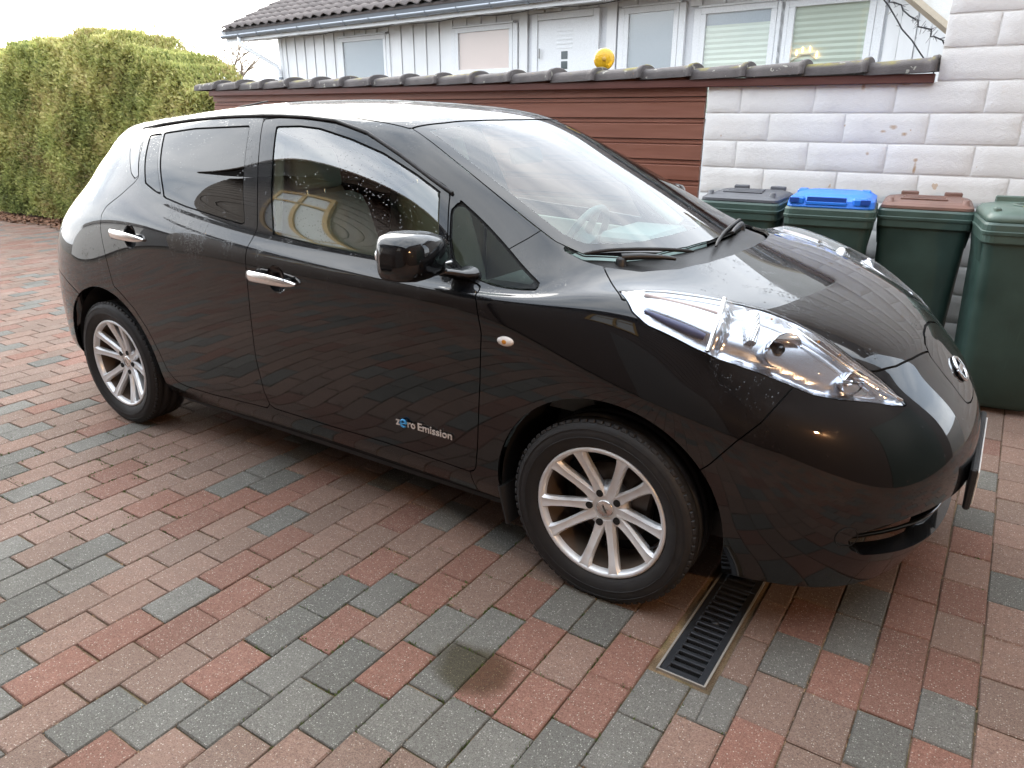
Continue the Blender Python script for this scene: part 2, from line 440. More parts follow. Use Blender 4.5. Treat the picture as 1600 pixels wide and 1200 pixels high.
gm = grate_mesh(); gm.materials.append(M_iron)
for k in range(5): inst(gm, 'grate', (3.0725, -1.042 + .25 + .5 * k, 0), 0, dr)

# ------------------------------------------------------------------ white block wall
RUST = [] 
def paint_wall_mat(name, c, tint):
    n = NT(name); lump = n.noise(42, 6, .7); fine = n.noise(170, 3); big = n.noise(1.6, 4)
    cc = n.mix(n.rng(big, .35, .7), c, tint)
    cc = n.mix(n.rng(n.noise(9, 5), .55, .75, 0, .25), cc, tuple(x * .72 for x in c))
    spot = n.math('MULTIPLY', n.math('GREATER_THAN', n.noise(13, 2), .735), n.math('GREATER_THAN', n.noise(2.3, 2), .5))
    cc = n.mix(n.math('MULTIPLY', spot, .55), cc, (.50, .28, .09))
    ps = n.n('SeparateXYZ'); n.l(n.pos(), ps.inputs[0])
    for (sx_, sz_, kx, kz) in RUST:
        dx = n.math('SUBTRACT', ps.outputs[0], sx_); dz = n.math('SUBTRACT', ps.outputs[2], sz_)
        q_ = n.math('ADD', n.math('MULTIPLY', n.math('MULTIPLY', dx, dx), kx), n.math('MULTIPLY', n.math('MULTIPLY', dz, dz), kz)); q_ = n.math('ADD', q_, n.math('MULTIPLY', n.noise(38, 2), .9))
        cc = n.mix(n.math('MULTIPLY', n.rng(q_, .35, 1.0, 1, 0), .8), cc, (.42, .22, .06))
    n.col(cc); n.set(Roughness=.62); n.b.inputs['Specular IOR Level'].default_value = .3
    n.nor(n.bump(n.math('ADD', n.math('MULTIPLY', lump, 1.0), n.math('MULTIPLY', fine, .5)), .5, .008)); return n.m
RUST = [(2.905, 1.420, 700, 2600), (2.970, 1.380, 1500, 2600), (2.850, 1.395, 900, 6000), (3.057, 1.231, 2600, 2600), (3.060, 1.180, 6000, 260), (2.78, 1.261, 3500, 3500), (2.699, 1.655, 2600, 900), (2.925, 1.668, 300, 5000)]
M_white = paint_wall_mat('white_wall_paint', (.82, .82, .81), (.78, .77, .75))
WY = 2.6
wall = empty('block_wall', (3.4, 2.7, 0)); tag(wall, 'white painted block wall stepping up beside the wheelie bins', 'wall')
CH, BL = .1779, .4726
MB().box(((1.712 + 5.4) / 2, WY + .006 + .07, .78), (5.4 - 1.712, .14, 1.78)).box(((3.10 + 5.4) / 2, WY + .006 + .07, 2.5), (5.4 - 3.10, .14, 1.66)).build('mortar_core', M_white, wall)
blk = {}
def block(x0, x1, z0):
    ln = round(x1 - x0 - .009, 3); key = (ln, random.randrange(4)) if abs(ln - (BL - .009)) < .002 else (ln, 0)
    if key not in blk:
        mb = MB(); q = random.Random(hash(key) % 999); nx, nz = 6, 3; h = CH - .009
        # front face as a small uneven grid with rounded rim
        xs = [-ln / 2, -ln / 2 + .007] + [ln * (i / nx - .5) for i in range(1, nx)] + [ln / 2 - .007, ln / 2]; zs = [-h / 2, -h / 2 + .007] + [h * (i / nz - .5) for i in range(1, nz)] + [h / 2 - .007, h / 2]
        vs = []
        for iz, z in enumerate(zs):
            for ix, x in enumerate(xs):
                rim = ix in (0, len(xs) - 1) or iz in (0, len(zs) - 1)
                vs.append((x + (q.uniform(-.0015, .0015) if rim else 0), .0036 if rim else q.uniform(-.0014, .0014), z + (q.uniform(-.0015, .0015) if rim else 0)))
        nx_ = len(xs); fs = [(r_ * nx_ + i, r_ * nx_ + i + 1, (r_ + 1) * nx_ + i + 1, (r_ + 1) * nx_ + i) for r_ in range(len(zs) - 1) for i in range(nx_ - 1)]
        mb.add(vs, fs, 0, True); me = mb.mesh('block'); me.materials.append(M_white); blk[key] = me
    inst(blk[key], 'block', ((x0 + x1) / 2, WY, z0 + CH / 2), 0, wall)
for k in range(-9, 10):
    z0 = 1.678 - CH * (k + 1)
    if z0 < -.06: continue
    lo = 1.706 if k >= 0 else 3.093
    off = 2.416 if k % 2 == 0 else 2.147
    x = off - BL * math.ceil((off - lo) / BL)
    while x < 4.6:
        a, b = max(x, lo), x + BL
        if b - a > .05: block(a, b, z0)
        x += BL
# overhanging eave of the taller part, out of the frame
MB().box((4.3, 2.45, 3.42), (2.6, .9, .10), ch=.01).build('eave_board', simple('eave_paint', (.55, .55, .56), .6), wall)

# ------------------------------------------------------------------ red-brown board fence with tiled coping
def wood_mat(name, c0, c1, axis=0):
    n = NT(name); st = [30, 30, 30]; st[axis] = 1.6
    g = n.noise(1.0, 7, .62, stretch=tuple(st)); big = n.noise(.9, 3)
    cc = n.mix(n.rng(g, .3, .72), c0, c1); cc = n.mix(n.rng(big, .4, .7, 0, .4), cc, tuple(x * .7 for x in c0))
    n.col(cc); n.rough(n.rng(g, .3, .7, .38, .56)); n.nor(n.bump(g, .5, .004)); return n.m
M_redwood = wood_mat('red_brown_wood', (.185, .070, .044), (.245, .100, .066))
fence = empty('board_fence', (-1.0, 2.7, 0)); tag(fence, 'red-brown fence of horizontal grooved boards behind the car', 'fence')
FX0, FX1 = -3.75, 1.690
prof = [(0, .004), (0, .100), (.004, .104), (.013, .106), (.013, .112), (.005, .114), (.005, .126), (.013, .128), (.013, .1405), (.03, .1405), (.03, .004)]
mb = MB(); a = [(FX0, WY + .012 + y, z) for y, z in prof]; b = [(FX1, WY + .012 + y, z) for y, z in prof]; L_ = len(prof)
mb.add(a + b, [(k, (k + 1) % L_, L_ + (k + 1) % L_, L_ + k) for k in range(L_)] + [tuple(range(L_)), tuple(range(2 * L_ - 1, L_ - 1, -1))])
bme = mb.mesh('board'); bme.materials.append(M_redwood)
for k in range(-1, 12): inst(bme, 'board', (0, 0, 1.612 - .1420 * k - .1455 + random.uniform(-.0015, .0015)), 0, fence)
MB().box(((FX0 + FX1) / 2, WY + .06, .86), (FX1 - FX0 - .02, .03, 1.66)).build('backing', M_dark, fence)
MB().box(((FX0 + 3.083) / 2, WY - .012, 1.694), (3.083 - FX0, .05, .052), ch=.004).build('fascia_board', wood_mat('fascia_wood', (.10, .034, .026), (.14, .05, .038)), fence)
def tile_mat():
    n = NT('coping_tile'); f = n.noise(7, 5); g = n.noise(130, 3); c = n.mix(n.rng(f, .3, .7), (.068, .060, .060), (.115, .102, .10))
    li = n.math('GREATER_THAN', n.noise(17, 3), .66); c = n.mix(n.math('MULTIPLY', li, .75), c, (.34, .33, .29))
    up = n.n('NewGeometry'); sz = n.n('SeparateXYZ'); n.l(up.outputs['Normal'], sz.inputs[0])
    mo = n.math('MULTIPLY', n.rng(n.noise(6.3, 4), .53, .62), n.rng(sz.outputs[2], .55, .9)); c = n.mix(mo, c, (.17, .145, .035))
    n.col(c); n.set(Roughness=.85); n.nor(n.bump(n.math('ADD', g, n.math('MULTIPLY', f, .6)), .6, .006)); return n.m
M_coping = tile_mat()
def ridge_tile():
    mb = MB(); L = .385; rings = []; n = 13
    for (t, sc, dz) in ((0, .86, 0), (.02, .90, .0), (.80, .985, .004), (.90, 1.0, .005), (.915, 1.10, .006), (.985, 1.13, .007), (1.0, 1.08, .006)):
        r_ = []
        for k in range(n):
            an = math.pi * k / (n - 1); y = .135 * math.cos(an); z = .083 * max(0, math.sin(an)) ** .5
            r_.append((L * t, -y * sc, z * sc + dz))
        rings.append(r_)
    mb.loft(rings, cap0=False, cap1=False, closed=False); mb.add(rings[-1], [tuple(range(n))]); mb.add(rings[0], [tuple(range(n - 1, -1, -1))]); me = mb.mesh('coping_tile'); me.materials.append(M_coping); return me
cop = empty('tiled_coping', (-.3, 2.66, 1.72)); tag(cop, 'row of dark grey ridge tiles with lichen capping the fence and low wall', 'coping')
rt = ridge_tile(); p_ = .3715
for k in range(19):
    x1 = 3.088 - p_ * k; o = inst(rt, 'coping_tile', (x1 - .385, WY + .07, 1.7205 + random.uniform(-.002, .002)), 0, cop); o.rotation_euler.y = R(-1.0) + random.gauss(0, .004); o.rotation_euler.x = random.gauss(0, .015)

# ------------------------------------------------------------------ round yellow lamp behind the coping
yl = empty('warning_lamp', (.70, 3.0, 1.5)); tag(yl, 'round yellow warning lamp lens rising behind the tiled coping', 'lamp')
n = NT('amber_lens'); n.set(Base__Color=(.85, .50, .02), Roughness=.22); n.b.inputs['Transmission Weight'].default_value = .25
f = n.vor(75, out='Distance'); n.nor(n.bump(f, .5, .004)); M_amber = n.m
dv = Vector((3.6003 - .70, -2.7139 - 3.0, 0)).normalized(); yc = Vector((.70, 3.0, 1.90)); sx = Vector((-dv.y, dv.x, 0))
def disc(prof, mat, name):
    rings = [[yc + dv * h + (sx * math.cos(2 * math.pi * k / 32) + Vector((0, 0, 1)) * math.sin(2 * math.pi * k / 32)) * r_ for k in range(32)] for r_, h in prof]
    MB().loft(rings).build(name, mat, yl, fix=True)
disc([(.03, -.05), (.074, -.045), (.082, 0), (.070, .022), (.030, .036), (.010, .038)], M_amber, 'lens')
disc([(.006, .036), (.016, .036), (.016, .043), (.006, .044)], simple('lens_pin', (.55, .33, .05), .4), 'lens_pin')
MB().tube([(.70, 3.02, .9), (.70, 3.02, 1.86)], .018).build('post', simple('lamp_post', (.2, .2, .2), .5), yl)

# ------------------------------------------------------------------ white house behind the wall
HT = R(-7.4); HE = Vector((math.cos(HT), math.sin(HT), 0)); HN = Vector((-math.sin(HT), math.cos(HT), 0))
def hp(s, d, z): return HE * s + HN * d + Vector((0, 0, z))
HM = Matrix((( HE.x, HN.x, 0), (HE.y, HN.y, 0), (0, 0, 1)))
def hbox(mb, s0, s1, d0, d1, z0, z1, ch=0.0, mi=0): return mb.box(hp((s0 + s1) / 2, (d0 + d1) / 2, (z0 + z1) / 2), (abs(s1 - s0), abs(d1 - d0), abs(z1 - z0)), HM, ch, mi)
house = empty('white_house', hp(-4, 9, 0)); tag(house, 'white vertically clad house with dark tiled roof behind the fence', 'house')
M_clad = wood_mat('white_cladding', (.80, .81, .82), (.84, .85, .86), 2); M_trim = simple('white_trim', (.78, .80, .82), .45)
M_shade = simple('grey_joint', (.70, .72, .75), .7)
D0 = 7.6; ZT = 2.985
mb = MB(); hbox(mb, -11.05, 6.0, D0 + .025, D0 + 4.5, .0, ZT + .15); mb.build('wall', M_shade, house)
WIN = [(-8.92, -7.71, 1.55, 2.79), (-5.76, -4.62, 2.19, 2.765), (-2.38, -1.67, 1.5, 2.81), (-1.19, -.31, 1.5, 2.72), (-.01, .85, 1.5, 2.71)]
DOOR = (-4.03, -2.99, .75, 2.83)
wb = MB(); hbox(wb, -.095, .095, D0 - .018, D0 + .006, 1.15, ZT); ob = {}
s = -10.95
bb = MB(); hbox(bb, -.075, .075, D0 + .004, D0 + .022, 1.15, ZT, .003); bme1 = bb.mesh('board'); bme1.materials.append(M_clad)
bb = MB(); hbox(bb, -.085, .085, D0 - .014, D0 + .004, 1.15, ZT, .004); bme2 = bb.mesh('board'); bme2.materials.append(M_clad)
def clear(sv, h):
    for (a, b, z0, z1) in WIN + [DOOR]:
        if a - .12 - h < sv < b + .12 + h: return (a, b, z0, z1)
    return None
kk = 0
while s < 2.6:
    src, h = (bme1, .075) if kk % 2 else (bme2, .085)
    w = clear(s, h - .03)
    if w is None: inst(src, 'board', HE * s, 0, house)
    else:
        if ZT - (w[3] + .11) > .03:
            mb = MB(); hbox(mb, s - h, s + h, D0 + (.004 if kk % 2 else -.014), D0 + (.022 if kk % 2 else .004), w[3] + .11, ZT, .003); mb.build('board', M_clad, house)
    s += .1655; kk += 1
mb = MB(); hbox(mb, -11.12, -11.0, D0 - .03, D0 + .2, .2, ZT, .005); mb.build('corner_board', M_trim, house)
def glass_mat(name, tint, refl=.06, rough=.01, alpha=.0):
    n = NT(name); t = n.t; t.nodes.remove(n.b)
    tr = n.n('BsdfTransparent'); tr.inputs['Color'].default_value = tuple(tint) + (1,)
    gl = n.n('BsdfGlossy'); gl.inputs['Roughness'].default_value = rough; gl.inputs['Color'].default_value = (1, 1, 1, 1)
    fr = n.n('Fresnel'); bk = n.n('NewGeometry'); n.l(n.rng(bk.outputs['Backfacing'], 0, 1, 1.5, 1 / 1.5), fr.inputs['IOR']); mx = n.n('MixShader')
    add = n.math('ADD', fr.outputs[0], refl, True)
    n.l(add, mx.inputs[0]); n.l(tr.outputs[0], mx.inputs[1]); n.l(gl.outputs[0], mx.inputs[2]); n.l(mx.outputs[0], n.out.inputs['Surface']); return n.m
M_pane = glass_mat('house_glass', (.95, .97, .97), .03)
def pleat_mat(name, c):
    n = NT(name); ps = n.n('SeparateXYZ'); n.l(n.pos(), ps.inputs[0]); n.set(Base__Color=c, Roughness=.8); n.col(n.mix(n.noise(3, 3), c, tuple(x * .9 for x in c))); return n.m
M_blind = pleat_mat('pleated_blind', (.64, .70, .60)); M_curtain = pleat_mat('pink_curtain', (.72, .56, .50)); M_room = simple('dim_room', (.30, .34, .38), .9)
for i, (a, b, z0, z1) in enumerate(WIN):
    mb = MB(); fw = .075
    hbox(mb, a - fw, b + fw, D0 - .03, D0 + .05, z1, z1 + fw, .004); hbox(mb, a - fw, b + fw, D0 - .035, D0 + .05, z0 - fw, z0, .004)
    hbox(mb, a - fw, a, D0 - .028, D0 + .05, z0, z1, .004); hbox(mb, b, b + fw, D0 - .028, D0 + .05, z0, z1, .004)
    wn_ = mb.build('window', M_trim, house)
    mb = MB(); hbox(mb, a - fw - .03, b + fw + .03, D0 - .05, D0 - .02, z1 + fw + .002, z1 + fw + .03, .003)
    hbox(mb, a - fw - .10, a - fw - .003, D0 - .022, D0 + .02, z0 - .1, z1 + fw, .003); hbox(mb, b + fw + .003, b + fw + .10, D0 - .022, D0 + .02, z0 - .1, z1 + fw, .003)
    mb.build('casing', M_trim, wn_)
    MB().add([hp(a, D0 - .006, z0), hp(b, D0 - .006, z0), hp(b, D0 - .006, z1), hp(a, D0 - .006, z1)], [(0, 1, 2, 3)]).build('pane', M_pane, wn_)
    mb = MB()
    if i in (3, 4):
        zt = z1 - (.14 if i == 3 else .0); nz = int((zt - z0) / .032); vs = []; fs = []
        for k in range(nz + 1):
            z = zt - (zt - z0) * k / nz; d = D0 + .004 + (.012 if k % 2 else 0)
            vs += [hp(a, d, z), hp(b, d, z)]
        fs = [(2 * k, 2 * k + 1, 2 * k + 3, 2 * k + 2) for k in range(nz)]
        mb.add(vs, fs); mb.build('blind', M_blind, wn_)
        if i == 3: mb = MB(); hbox(mb, a, b, D0 + .018, D0 + .022, zt, z1); mb.build('room_behind', M_room, wn_)
    else:
        hbox(mb, a, b, D0 + .014, D0 + .020, z0, z1); mb.build('curtain' if i == 1 else 'room_behind', M_curtain if i == 1 else M_room, wn_)
mb = MB(); a, b, z0, z1 = DOOR; hbox(mb, a, b, D0 - .01, D0 + .02, z0, z1, .004); dor = mb.build('door', M_trim, house)
mb = MB(); hbox(mb, a - .11, a - .002, D0 - .03, D0 + .05, z0, z1 + .10, .004); hbox(mb, b + .002, b + .11, D0 - .03, D0 + .05, z0, z1 + .10, .004); hbox(mb, a, b, D0 - .03, D0 + .05, z1 + .004, z1 + .10, .004); mb.build('door_frame', M_trim, dor)
for zc in (2.33, 2.19, 2.05):
    mb = MB(); hbox(mb, -3.57, -3.45, D0 - .014, D0 - .008, zc - .055, zc + .055); mb.build('pane', simple('door_glass', (.05, .07, .08), .1), dor)
for k in range(6):
    mb = MB(); hbox(mb, -3.66, -3.36, D0 - .016, D0 - .009, 2.42 + .06 * k, 2.45 + .06 * k, .003); mb.build('door_rib', M_trim, dor)
mb = MB(); mb.tube([hp(a + .06, D0 - .05, 2.30), hp(a + .06, D0 - .05, 2.44)], .012); mb.build('hinge', simple('hinge_metal', (.3, .3, .3), .4, .8), dor)
# soffit, fascia, gutter, downpipe
E0 = 7.12
mb = MB(); hbox(mb, -12.35, 6.2, E0 + .02, D0 + .03, ZT + .002, ZT + .03); mb.build('soffit', M_trim, house)
mb = MB(); hbox(mb, -12.40, 6.2, E0, E0 + .022, ZT - .04, ZT + .085, .003); mb.build('fascia', M_trim, house)
mb = MB(); hbox(mb, -12.38, 6.2, E0 - .008, E0 + .018, ZT + .085, ZT + .225); mb.build('roof_edge', simple('slate_flashing', (.085, .095, .11), .5), house)
M_gut = simple('gutter_metal', (.30, .33, .37), .38, .5)
mb = MB(); n_ = 10; ra = []; rb = []
for k in range(n_):
    an = math.pi + math.pi * k / (n_ - 1); ra.append((E0 - .07 + .058 * math.cos(an), ZT + .085 + .065 * math.sin(an)))
prof = ra + [(E0 - .07 + .05, ZT + .085), (E0 - .07, ZT + .03), (E0 - .07 - .05, ZT + .085)]
mb.loft([[hp(s_, d, z) for d, z in prof] for s_ in (-12.42, 6.2)]); gut = mb.build('gutter', M_gut, house, fix=True)
for k in range(14):
    s_ = -11.7 + .72 * k; mb = MB(); mb.tube([hp(s_, E0 - .07 + .062 * math.cos(math.pi + math.pi * t / 8), ZT + .085 + .069 * math.sin(math.pi + math.pi * t / 8)) for t in range(9)], .010, 6); mb.build('gutter_bracket', M_gut, gut)
mb = MB(); mb.tube([hp(-11.75, E0 - .07, ZT + .03), hp(-11.75, E0 - .07, ZT - .08), hp(-11.66, E0 - .02, ZT - .17), hp(-11.12, D0 - .10, ZT - .55), hp(-11.07, D0 - .08, ZT - .66), hp(-11.07, D0 - .08, .3)], .042, 10); mb.build('downpipe', M_trim, house, fix=True)
mb = MB(); mb.lathe([(.046, -.02), (.05, 0), (.046, .02)], hp(-11.07, D0 - .08, 2.2), 'z', 12); mb.build('pipe_clip', M_gut, house)
# pantiled roof
M_tile = NT('roof_tile'); f = M_tile.noise(4, 5); M_tile.col(M_tile.mix(M_tile.rng(f, .3, .7), (.085, .072, .068), (.15, .125, .118))); M_tile.set(Roughness=.75); M_tile.nor(M_tile.bump(M_tile.noise(90, 3), .4, .005)); M_tile = M_tile.m
TW, TL, SL = .30, .335, R(24); rd_ = HN * math.cos(SL) + Vector((0, 0, math.sin(SL))); rn_ = -HN * math.sin(SL) + Vector((0, 0, math.cos(SL)))
mb = MB(); vs = []; nn = 9
for (t, dz) in ((0, .0), (0, .024), (1.06, .0)):
    for k in range(nn):
        u = k / (nn - 1); prof_ = .052 * (.5 - .5 * math.cos(2 * math.pi * (u ** .8)))
        vs.append(HE * (TW * (u - .5) * 1.04) + rd_ * (TL * t) + rn_ * (prof_ + dz))
mb.add(vs, [(r_ * nn + k, r_ * nn + k + 1, (r_ + 1) * nn + k + 1, (r_ + 1) * nn + k) for r_ in range(2) for k in range(nn - 1)], 0, True)
tme = mb.mesh('roof_tile'); tme.materials.append(M_tile)
mb = MB(); P0 = hp(-12.45, E0 - .04, ZT + .215); q4 = [P0, P0 + HE * 18.6, P0 + HE * 18.6 + rd_ * 5, P0 + rd_ * 5]; mb.add([v - rn_ * .01 for v in q4] + [v - rn_ * .05 for v in q4], [(0, 1, 2, 3), (7, 6, 5, 4), (0, 4, 5, 1), (0, 3, 7, 4), (3, 2, 6, 7), (1, 5, 6, 2)]); roof = mb.build('roof', M_tile, house)
nt = 0
for c_ in range(29):
    for r_ in range(10):
        inst(tme, 'roof_tile', P0 + HE * (TW * (c_ + .5)) + rd_ * (TL * r_ - .03) + rn_ * random.uniform(0, .004), 0, roof); nt += 1
V = []; F_ = []
for c_ in range(29, 62):
    for r_ in range(10):
        b = len(V); off = P0 + HE * (TW * (c_ + .5)) + rd_ * (TL * r_ - .03)
        V += [tuple(Vector(v) + off) for v in vs]; F_ += [(b + q_ * nn + k, b + q_ * nn + k + 1, b + (q_ + 1) * nn + k + 1, b + (q_ + 1) * nn + k) for q_ in range(2) for k in range(nn - 1)]
me = bpy.data.meshes.new('roof_tiles_beyond'); me.from_pydata(V, [], F_); me.materials.append(M_tile); o = bpy.data.objects.new('roof_tiles_beyond', me); link(o); o.parent = roof; tag(o, kind='stuff')
mb = MB(); mb.box(P0 + rd_ * 2.5 - HE * .03 - rn_ * .10, (.035, 5.05, .17), Matrix((HE, rd_, rn_)).transposed()); mb.build('barge_board', M_trim, roof)

# candle arch standing inside the right window
ca = empty('candle_arch', hp(.18, D0 + .022, 2.1)); tag(ca, 'lit candle arch standing in the window with the lowered blind', 'lamp')
n = NT('candle_glow'); n.set(Base__Color=(1, .6, .25), Emission__Color=(1.0, .55, .16)); n.b.inputs['Emission Strength'].default_value = 5; M_candle = n.m
M_candlewood = simple('candle_wood', (.5, .42, .3), .6)
pts = [(-.02, 2.15), (.06, 2.20), (.13, 2.23), (.22, 2.235), (.31, 2.17)]
mb = MB(); mb.tube([hp(s_, D0 - .001, z - .06) for s_, z in pts], .005, 6); mb.build('arch', M_candlewood, ca)
for s_, z in pts:
    mb = MB(); mb.lathe([(.001, -.030), (.007, -.024), (.009, -.006), (.006, .016), (.001, .034)], hp(s_, D0 - .001, z), 'z', 10); mb.build('bulb', M_candle, ca)

# string of lights along the eave and round the porch roof
M_wire = simple('dark_wire', (.03, .03, .035), .6); M_bud = simple('light_bud', (.28, .28, .29), .5)
def wire(name, label, pts, r=.006, buds=0, seed=1, parent=None):
    mb = MB(); mb.tube(pts, r, 5); o = mb.build(name, M_wire)
    tag(o, label, 'light string')
    q = random.Random(seed)
    if buds:
        mb = MB()
        for k in range(buds):
            i = q.randrange(len(pts) - 1); t = q.random(); p = Vector(pts[i]).lerp(Vector(pts[i + 1]), t); d = Vector((q.gauss(0, 1), q.gauss(0, .6), q.gauss(0, 1))).normalized() * q.uniform(.03, .06)
            mb.tube([p, p + d * .6, p + d], [.0025, .0032, .002], 5)
        tag(mb.build('bulbs', M_bud, o), kind='stuff')
    return o
pts = []
for k in range(60):
    s_ = -11.6 + 9.9 * k / 59; sag = .055 * abs(math.sin(k * .33)); pts.append(hp(s_, E0 + .10, ZT - .012 - sag))
wire('light_string', 'thin dark light string sagging along the white eave', pts, .006, 40, 3)
# small porch roof corner at the right, hanging light string
PA, PB = Vector((2.649, 4.4, 2.332)), Vector((2.941, 4.4, 2.100))
pa = Vector((2.3, 4.4, 0)); Ld = (PB - PA).normalized()
A0 = PA - Ld * .8; B0 = PB + Ld * .5; Dd = Vector((.62, .18, .30)).normalized() * 1.6
nrm = Ld.cross(Dd).normalized();  nrm = nrm if nrm.z > 0 else -nrm
pr = empty('porch_roof', (3.2, 4.5, 2.2)); tag(pr, 'corner of a pale porch roof with a beige edge beside the tall wall', 'roof')
q8 = [A0, B0, B0 + Dd, A0 + Dd]; mb = MB(); mb.add(q8 + [v + nrm * .05 for v in q8], [(0, 1, 2, 3), (7, 6, 5, 4), (0, 4, 5, 1), (1, 5, 6, 2), (2, 6, 7, 3), (3, 7, 4, 0)]); mb.build('soffit', paint_wall_mat('porch_soffit', (.62, .62, .60), (.50, .49, .46)), pr, fix=True)
mb = MB(); side = -nrm.cross(Ld).normalized() * .0; q8 = [A0 - nrm * .03, B0 - nrm * .03, B0 - nrm * .03 + Dd.normalized() * .045, A0 - nrm * .03 + Dd.normalized() * .045]
q8 = [v - Dd.normalized() * .024 for v in q8]; mb.add(q8 + [v + nrm * .11 for v in q8], [(0, 1, 2, 3), (7, 6, 5, 4), (0, 4, 5, 1), (1, 5, 6, 2), (2, 6, 7, 3), (3, 7, 4, 0)]); mb.build('edge_board', simple('beige_board', (.42, .36, .28), .6), pr, fix=True)
pp = MB().tube([(4.2, 4.8, 0), (4.2, 4.8, 2.45)], .05).build('post', M_trim, pr)
wp = []
for k in range(26):
    t = k / 25; p = A0.lerp(B0, .28 + .58 * t) + Vector((-.07 + .02 * math.sin(k * 1.7), 0, -.05 - .015 * math.sin(k * 2.3))); wp.append(p)
wire('light_string', 'tangled dark light string with many buds under the porch roof edge', wp, .006, 70, 7)
wp = [Vector((2.40, 4.4, 2.40)), Vector((2.49, 4.4, 2.30)), Vector((2.57, 4.4, 2.19)), Vector((2.61, 4.4, 2.13)), Vector((2.70, 4.4, 2.04)), Vector((2.77, 4.4, 1.95)), Vector((2.82, 4.4, 1.89)), Vector((2.89, 4.4, 1.84)), Vector((2.90, 4.4, 1.6))]
wire('light_string', 'single dark cable dropping to the end of the tiled coping', wp, .006, 5, 9)

# ------------------------------------------------------------------ hedge
def hedge_mat():
    n = NT('hedge_foliage'); at = n.n('Attribute', _attribute_name='rnd'); big = n.noise(1.5, 4); mid = n.noise(5.5, 4)
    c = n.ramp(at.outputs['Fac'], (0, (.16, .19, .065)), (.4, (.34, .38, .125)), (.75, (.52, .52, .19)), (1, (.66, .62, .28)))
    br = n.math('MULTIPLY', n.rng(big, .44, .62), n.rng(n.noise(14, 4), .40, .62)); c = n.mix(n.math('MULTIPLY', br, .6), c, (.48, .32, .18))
    n.col(c); n.set(Roughness=.7); n.b.inputs['Subsurface Weight'].default_value = 0
    t = n.t; tr = n.n('BsdfTranslucent'); n.l(c, tr.inputs['Color']); mx = n.n('MixShader'); mx.inputs[0].default_value = .52
    n.l(n.b.outputs[0], mx.inputs[1]); n.l(tr.outputs[0], mx.inputs[2]); n.l(mx.outputs[0], n.out.inputs['Surface']); return n.m
M_hedge = hedge_mat(); M_twig = simple('hedge_twig', (.075, .055, .035), .9, bump=.5, scale=20)
hx = np.array([-14, -9.6, -9.1, -8.15, -7.2, -6.49, -5.9, -5.3, -4.9, -4.55, -4.3]); hz = np.array([2.28, 2.28, 2.30, 2.34, 2.40, 2.44, 2.34, 2.20, 2.05, 1.92, 1.70])
hedge = empty('thuja_hedge', (-8, 3.2, 0)); tag(hedge, 'tall clipped conifer hedge with browned patches at the driveway edge', 'hedge')
def hedge_foliage(N=190000):
    r = np.random.default_rng(3); x = r.uniform(-14, -4.35, N); x = np.where(r.random(N) < .62, r.uniform(-9.8, -4.3, N), x)
    top = np.interp(x, hx, hz) + .05 * np.sin(x * 7.3) + .04 * np.sin(x * 17)
    which = r.random(N); y = np.empty(N); z = np.empty(N); nx = np.zeros((N, 3))
    lum = lambda a, b: .035 * np.sin(a * 2.9 + 1.3 * np.sin(b * 2.1)) + .03 * np.sin(a * 6.7 + b * 5.1) * np.sin(b * 4.3 + a) + .03 * np.sin(b * 11.3 - a * 7) * np.sin(a * 9.1)
    fr = which < .66; tp = (which >= .66) & (which < .90); en = which >= .90
    z[fr] = r.uniform(.015, 1, fr.sum()) ** .9 * top[fr]; y[fr] = 2.78 + lum(x[fr], z[fr]) * 1.0 + r.exponential(.075, fr.sum()) - .05 * (r.random(fr.sum()) < .12) + .16 * np.clip((z[fr] - top[fr] + .35) / .35, 0, 1) ** 2; nx[fr] = (0, -1, .25)
    y[tp] = r.uniform(2.8, 3.7, tp.sum()); z[tp] = top[tp] + lum(x[tp], y[tp]) * .5 - r.exponential(.05, tp.sum()); nx[tp] = (0, -.2, 1)
    x[en] = -4.35 + r.exponential(.05, en.sum()) * -1 + .1 * np.sin(np.arange(en.sum())); y[en] = r.uniform(2.75, 3.6, en.sum()); z[en] = r.uniform(.1, 1.75, en.sum()); nx[en] = (1, -.3, .3)
    wisp = r.random(N) < .010; z[wisp & tp] += r.exponential(.05, (wisp & tp).sum())
    P = np.stack([x, y, z], 1)
    d = nx + r.normal(0, .75, (N, 3)) + np.array([0, 0, .35]); d /= np.linalg.norm(d, axis=1, keepdims=True)
    b = np.cross(d, r.normal(0, 1, (N, 3))); b /= np.linalg.norm(b, axis=1, keepdims=True)
    L = r.uniform(.018, .050, N)[:, None]; W = L * r.uniform(.22, .42, (N, 1))
    V = np.stack([P - d * L * .4, P + b * W + d * L * .1, P + d * L, P - b * W + d * L * .25], 1).reshape(-1, 3)
    me = bpy.data.meshes.new('foliage'); me.vertices.add(len(V)); me.vertices.foreach_set('co', V.ravel()); me.loops.add(4 * N); me.loops.foreach_set('vertex_index', np.arange(4 * N)); me.polygons.add(N)
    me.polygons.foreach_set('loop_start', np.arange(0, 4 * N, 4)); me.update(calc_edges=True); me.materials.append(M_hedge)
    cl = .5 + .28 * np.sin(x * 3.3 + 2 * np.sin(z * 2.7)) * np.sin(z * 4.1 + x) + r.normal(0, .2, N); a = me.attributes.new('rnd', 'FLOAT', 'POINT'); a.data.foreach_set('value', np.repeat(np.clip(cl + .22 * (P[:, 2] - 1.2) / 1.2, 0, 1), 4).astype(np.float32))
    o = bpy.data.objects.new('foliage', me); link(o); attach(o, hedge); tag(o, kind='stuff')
hedge_foliage()
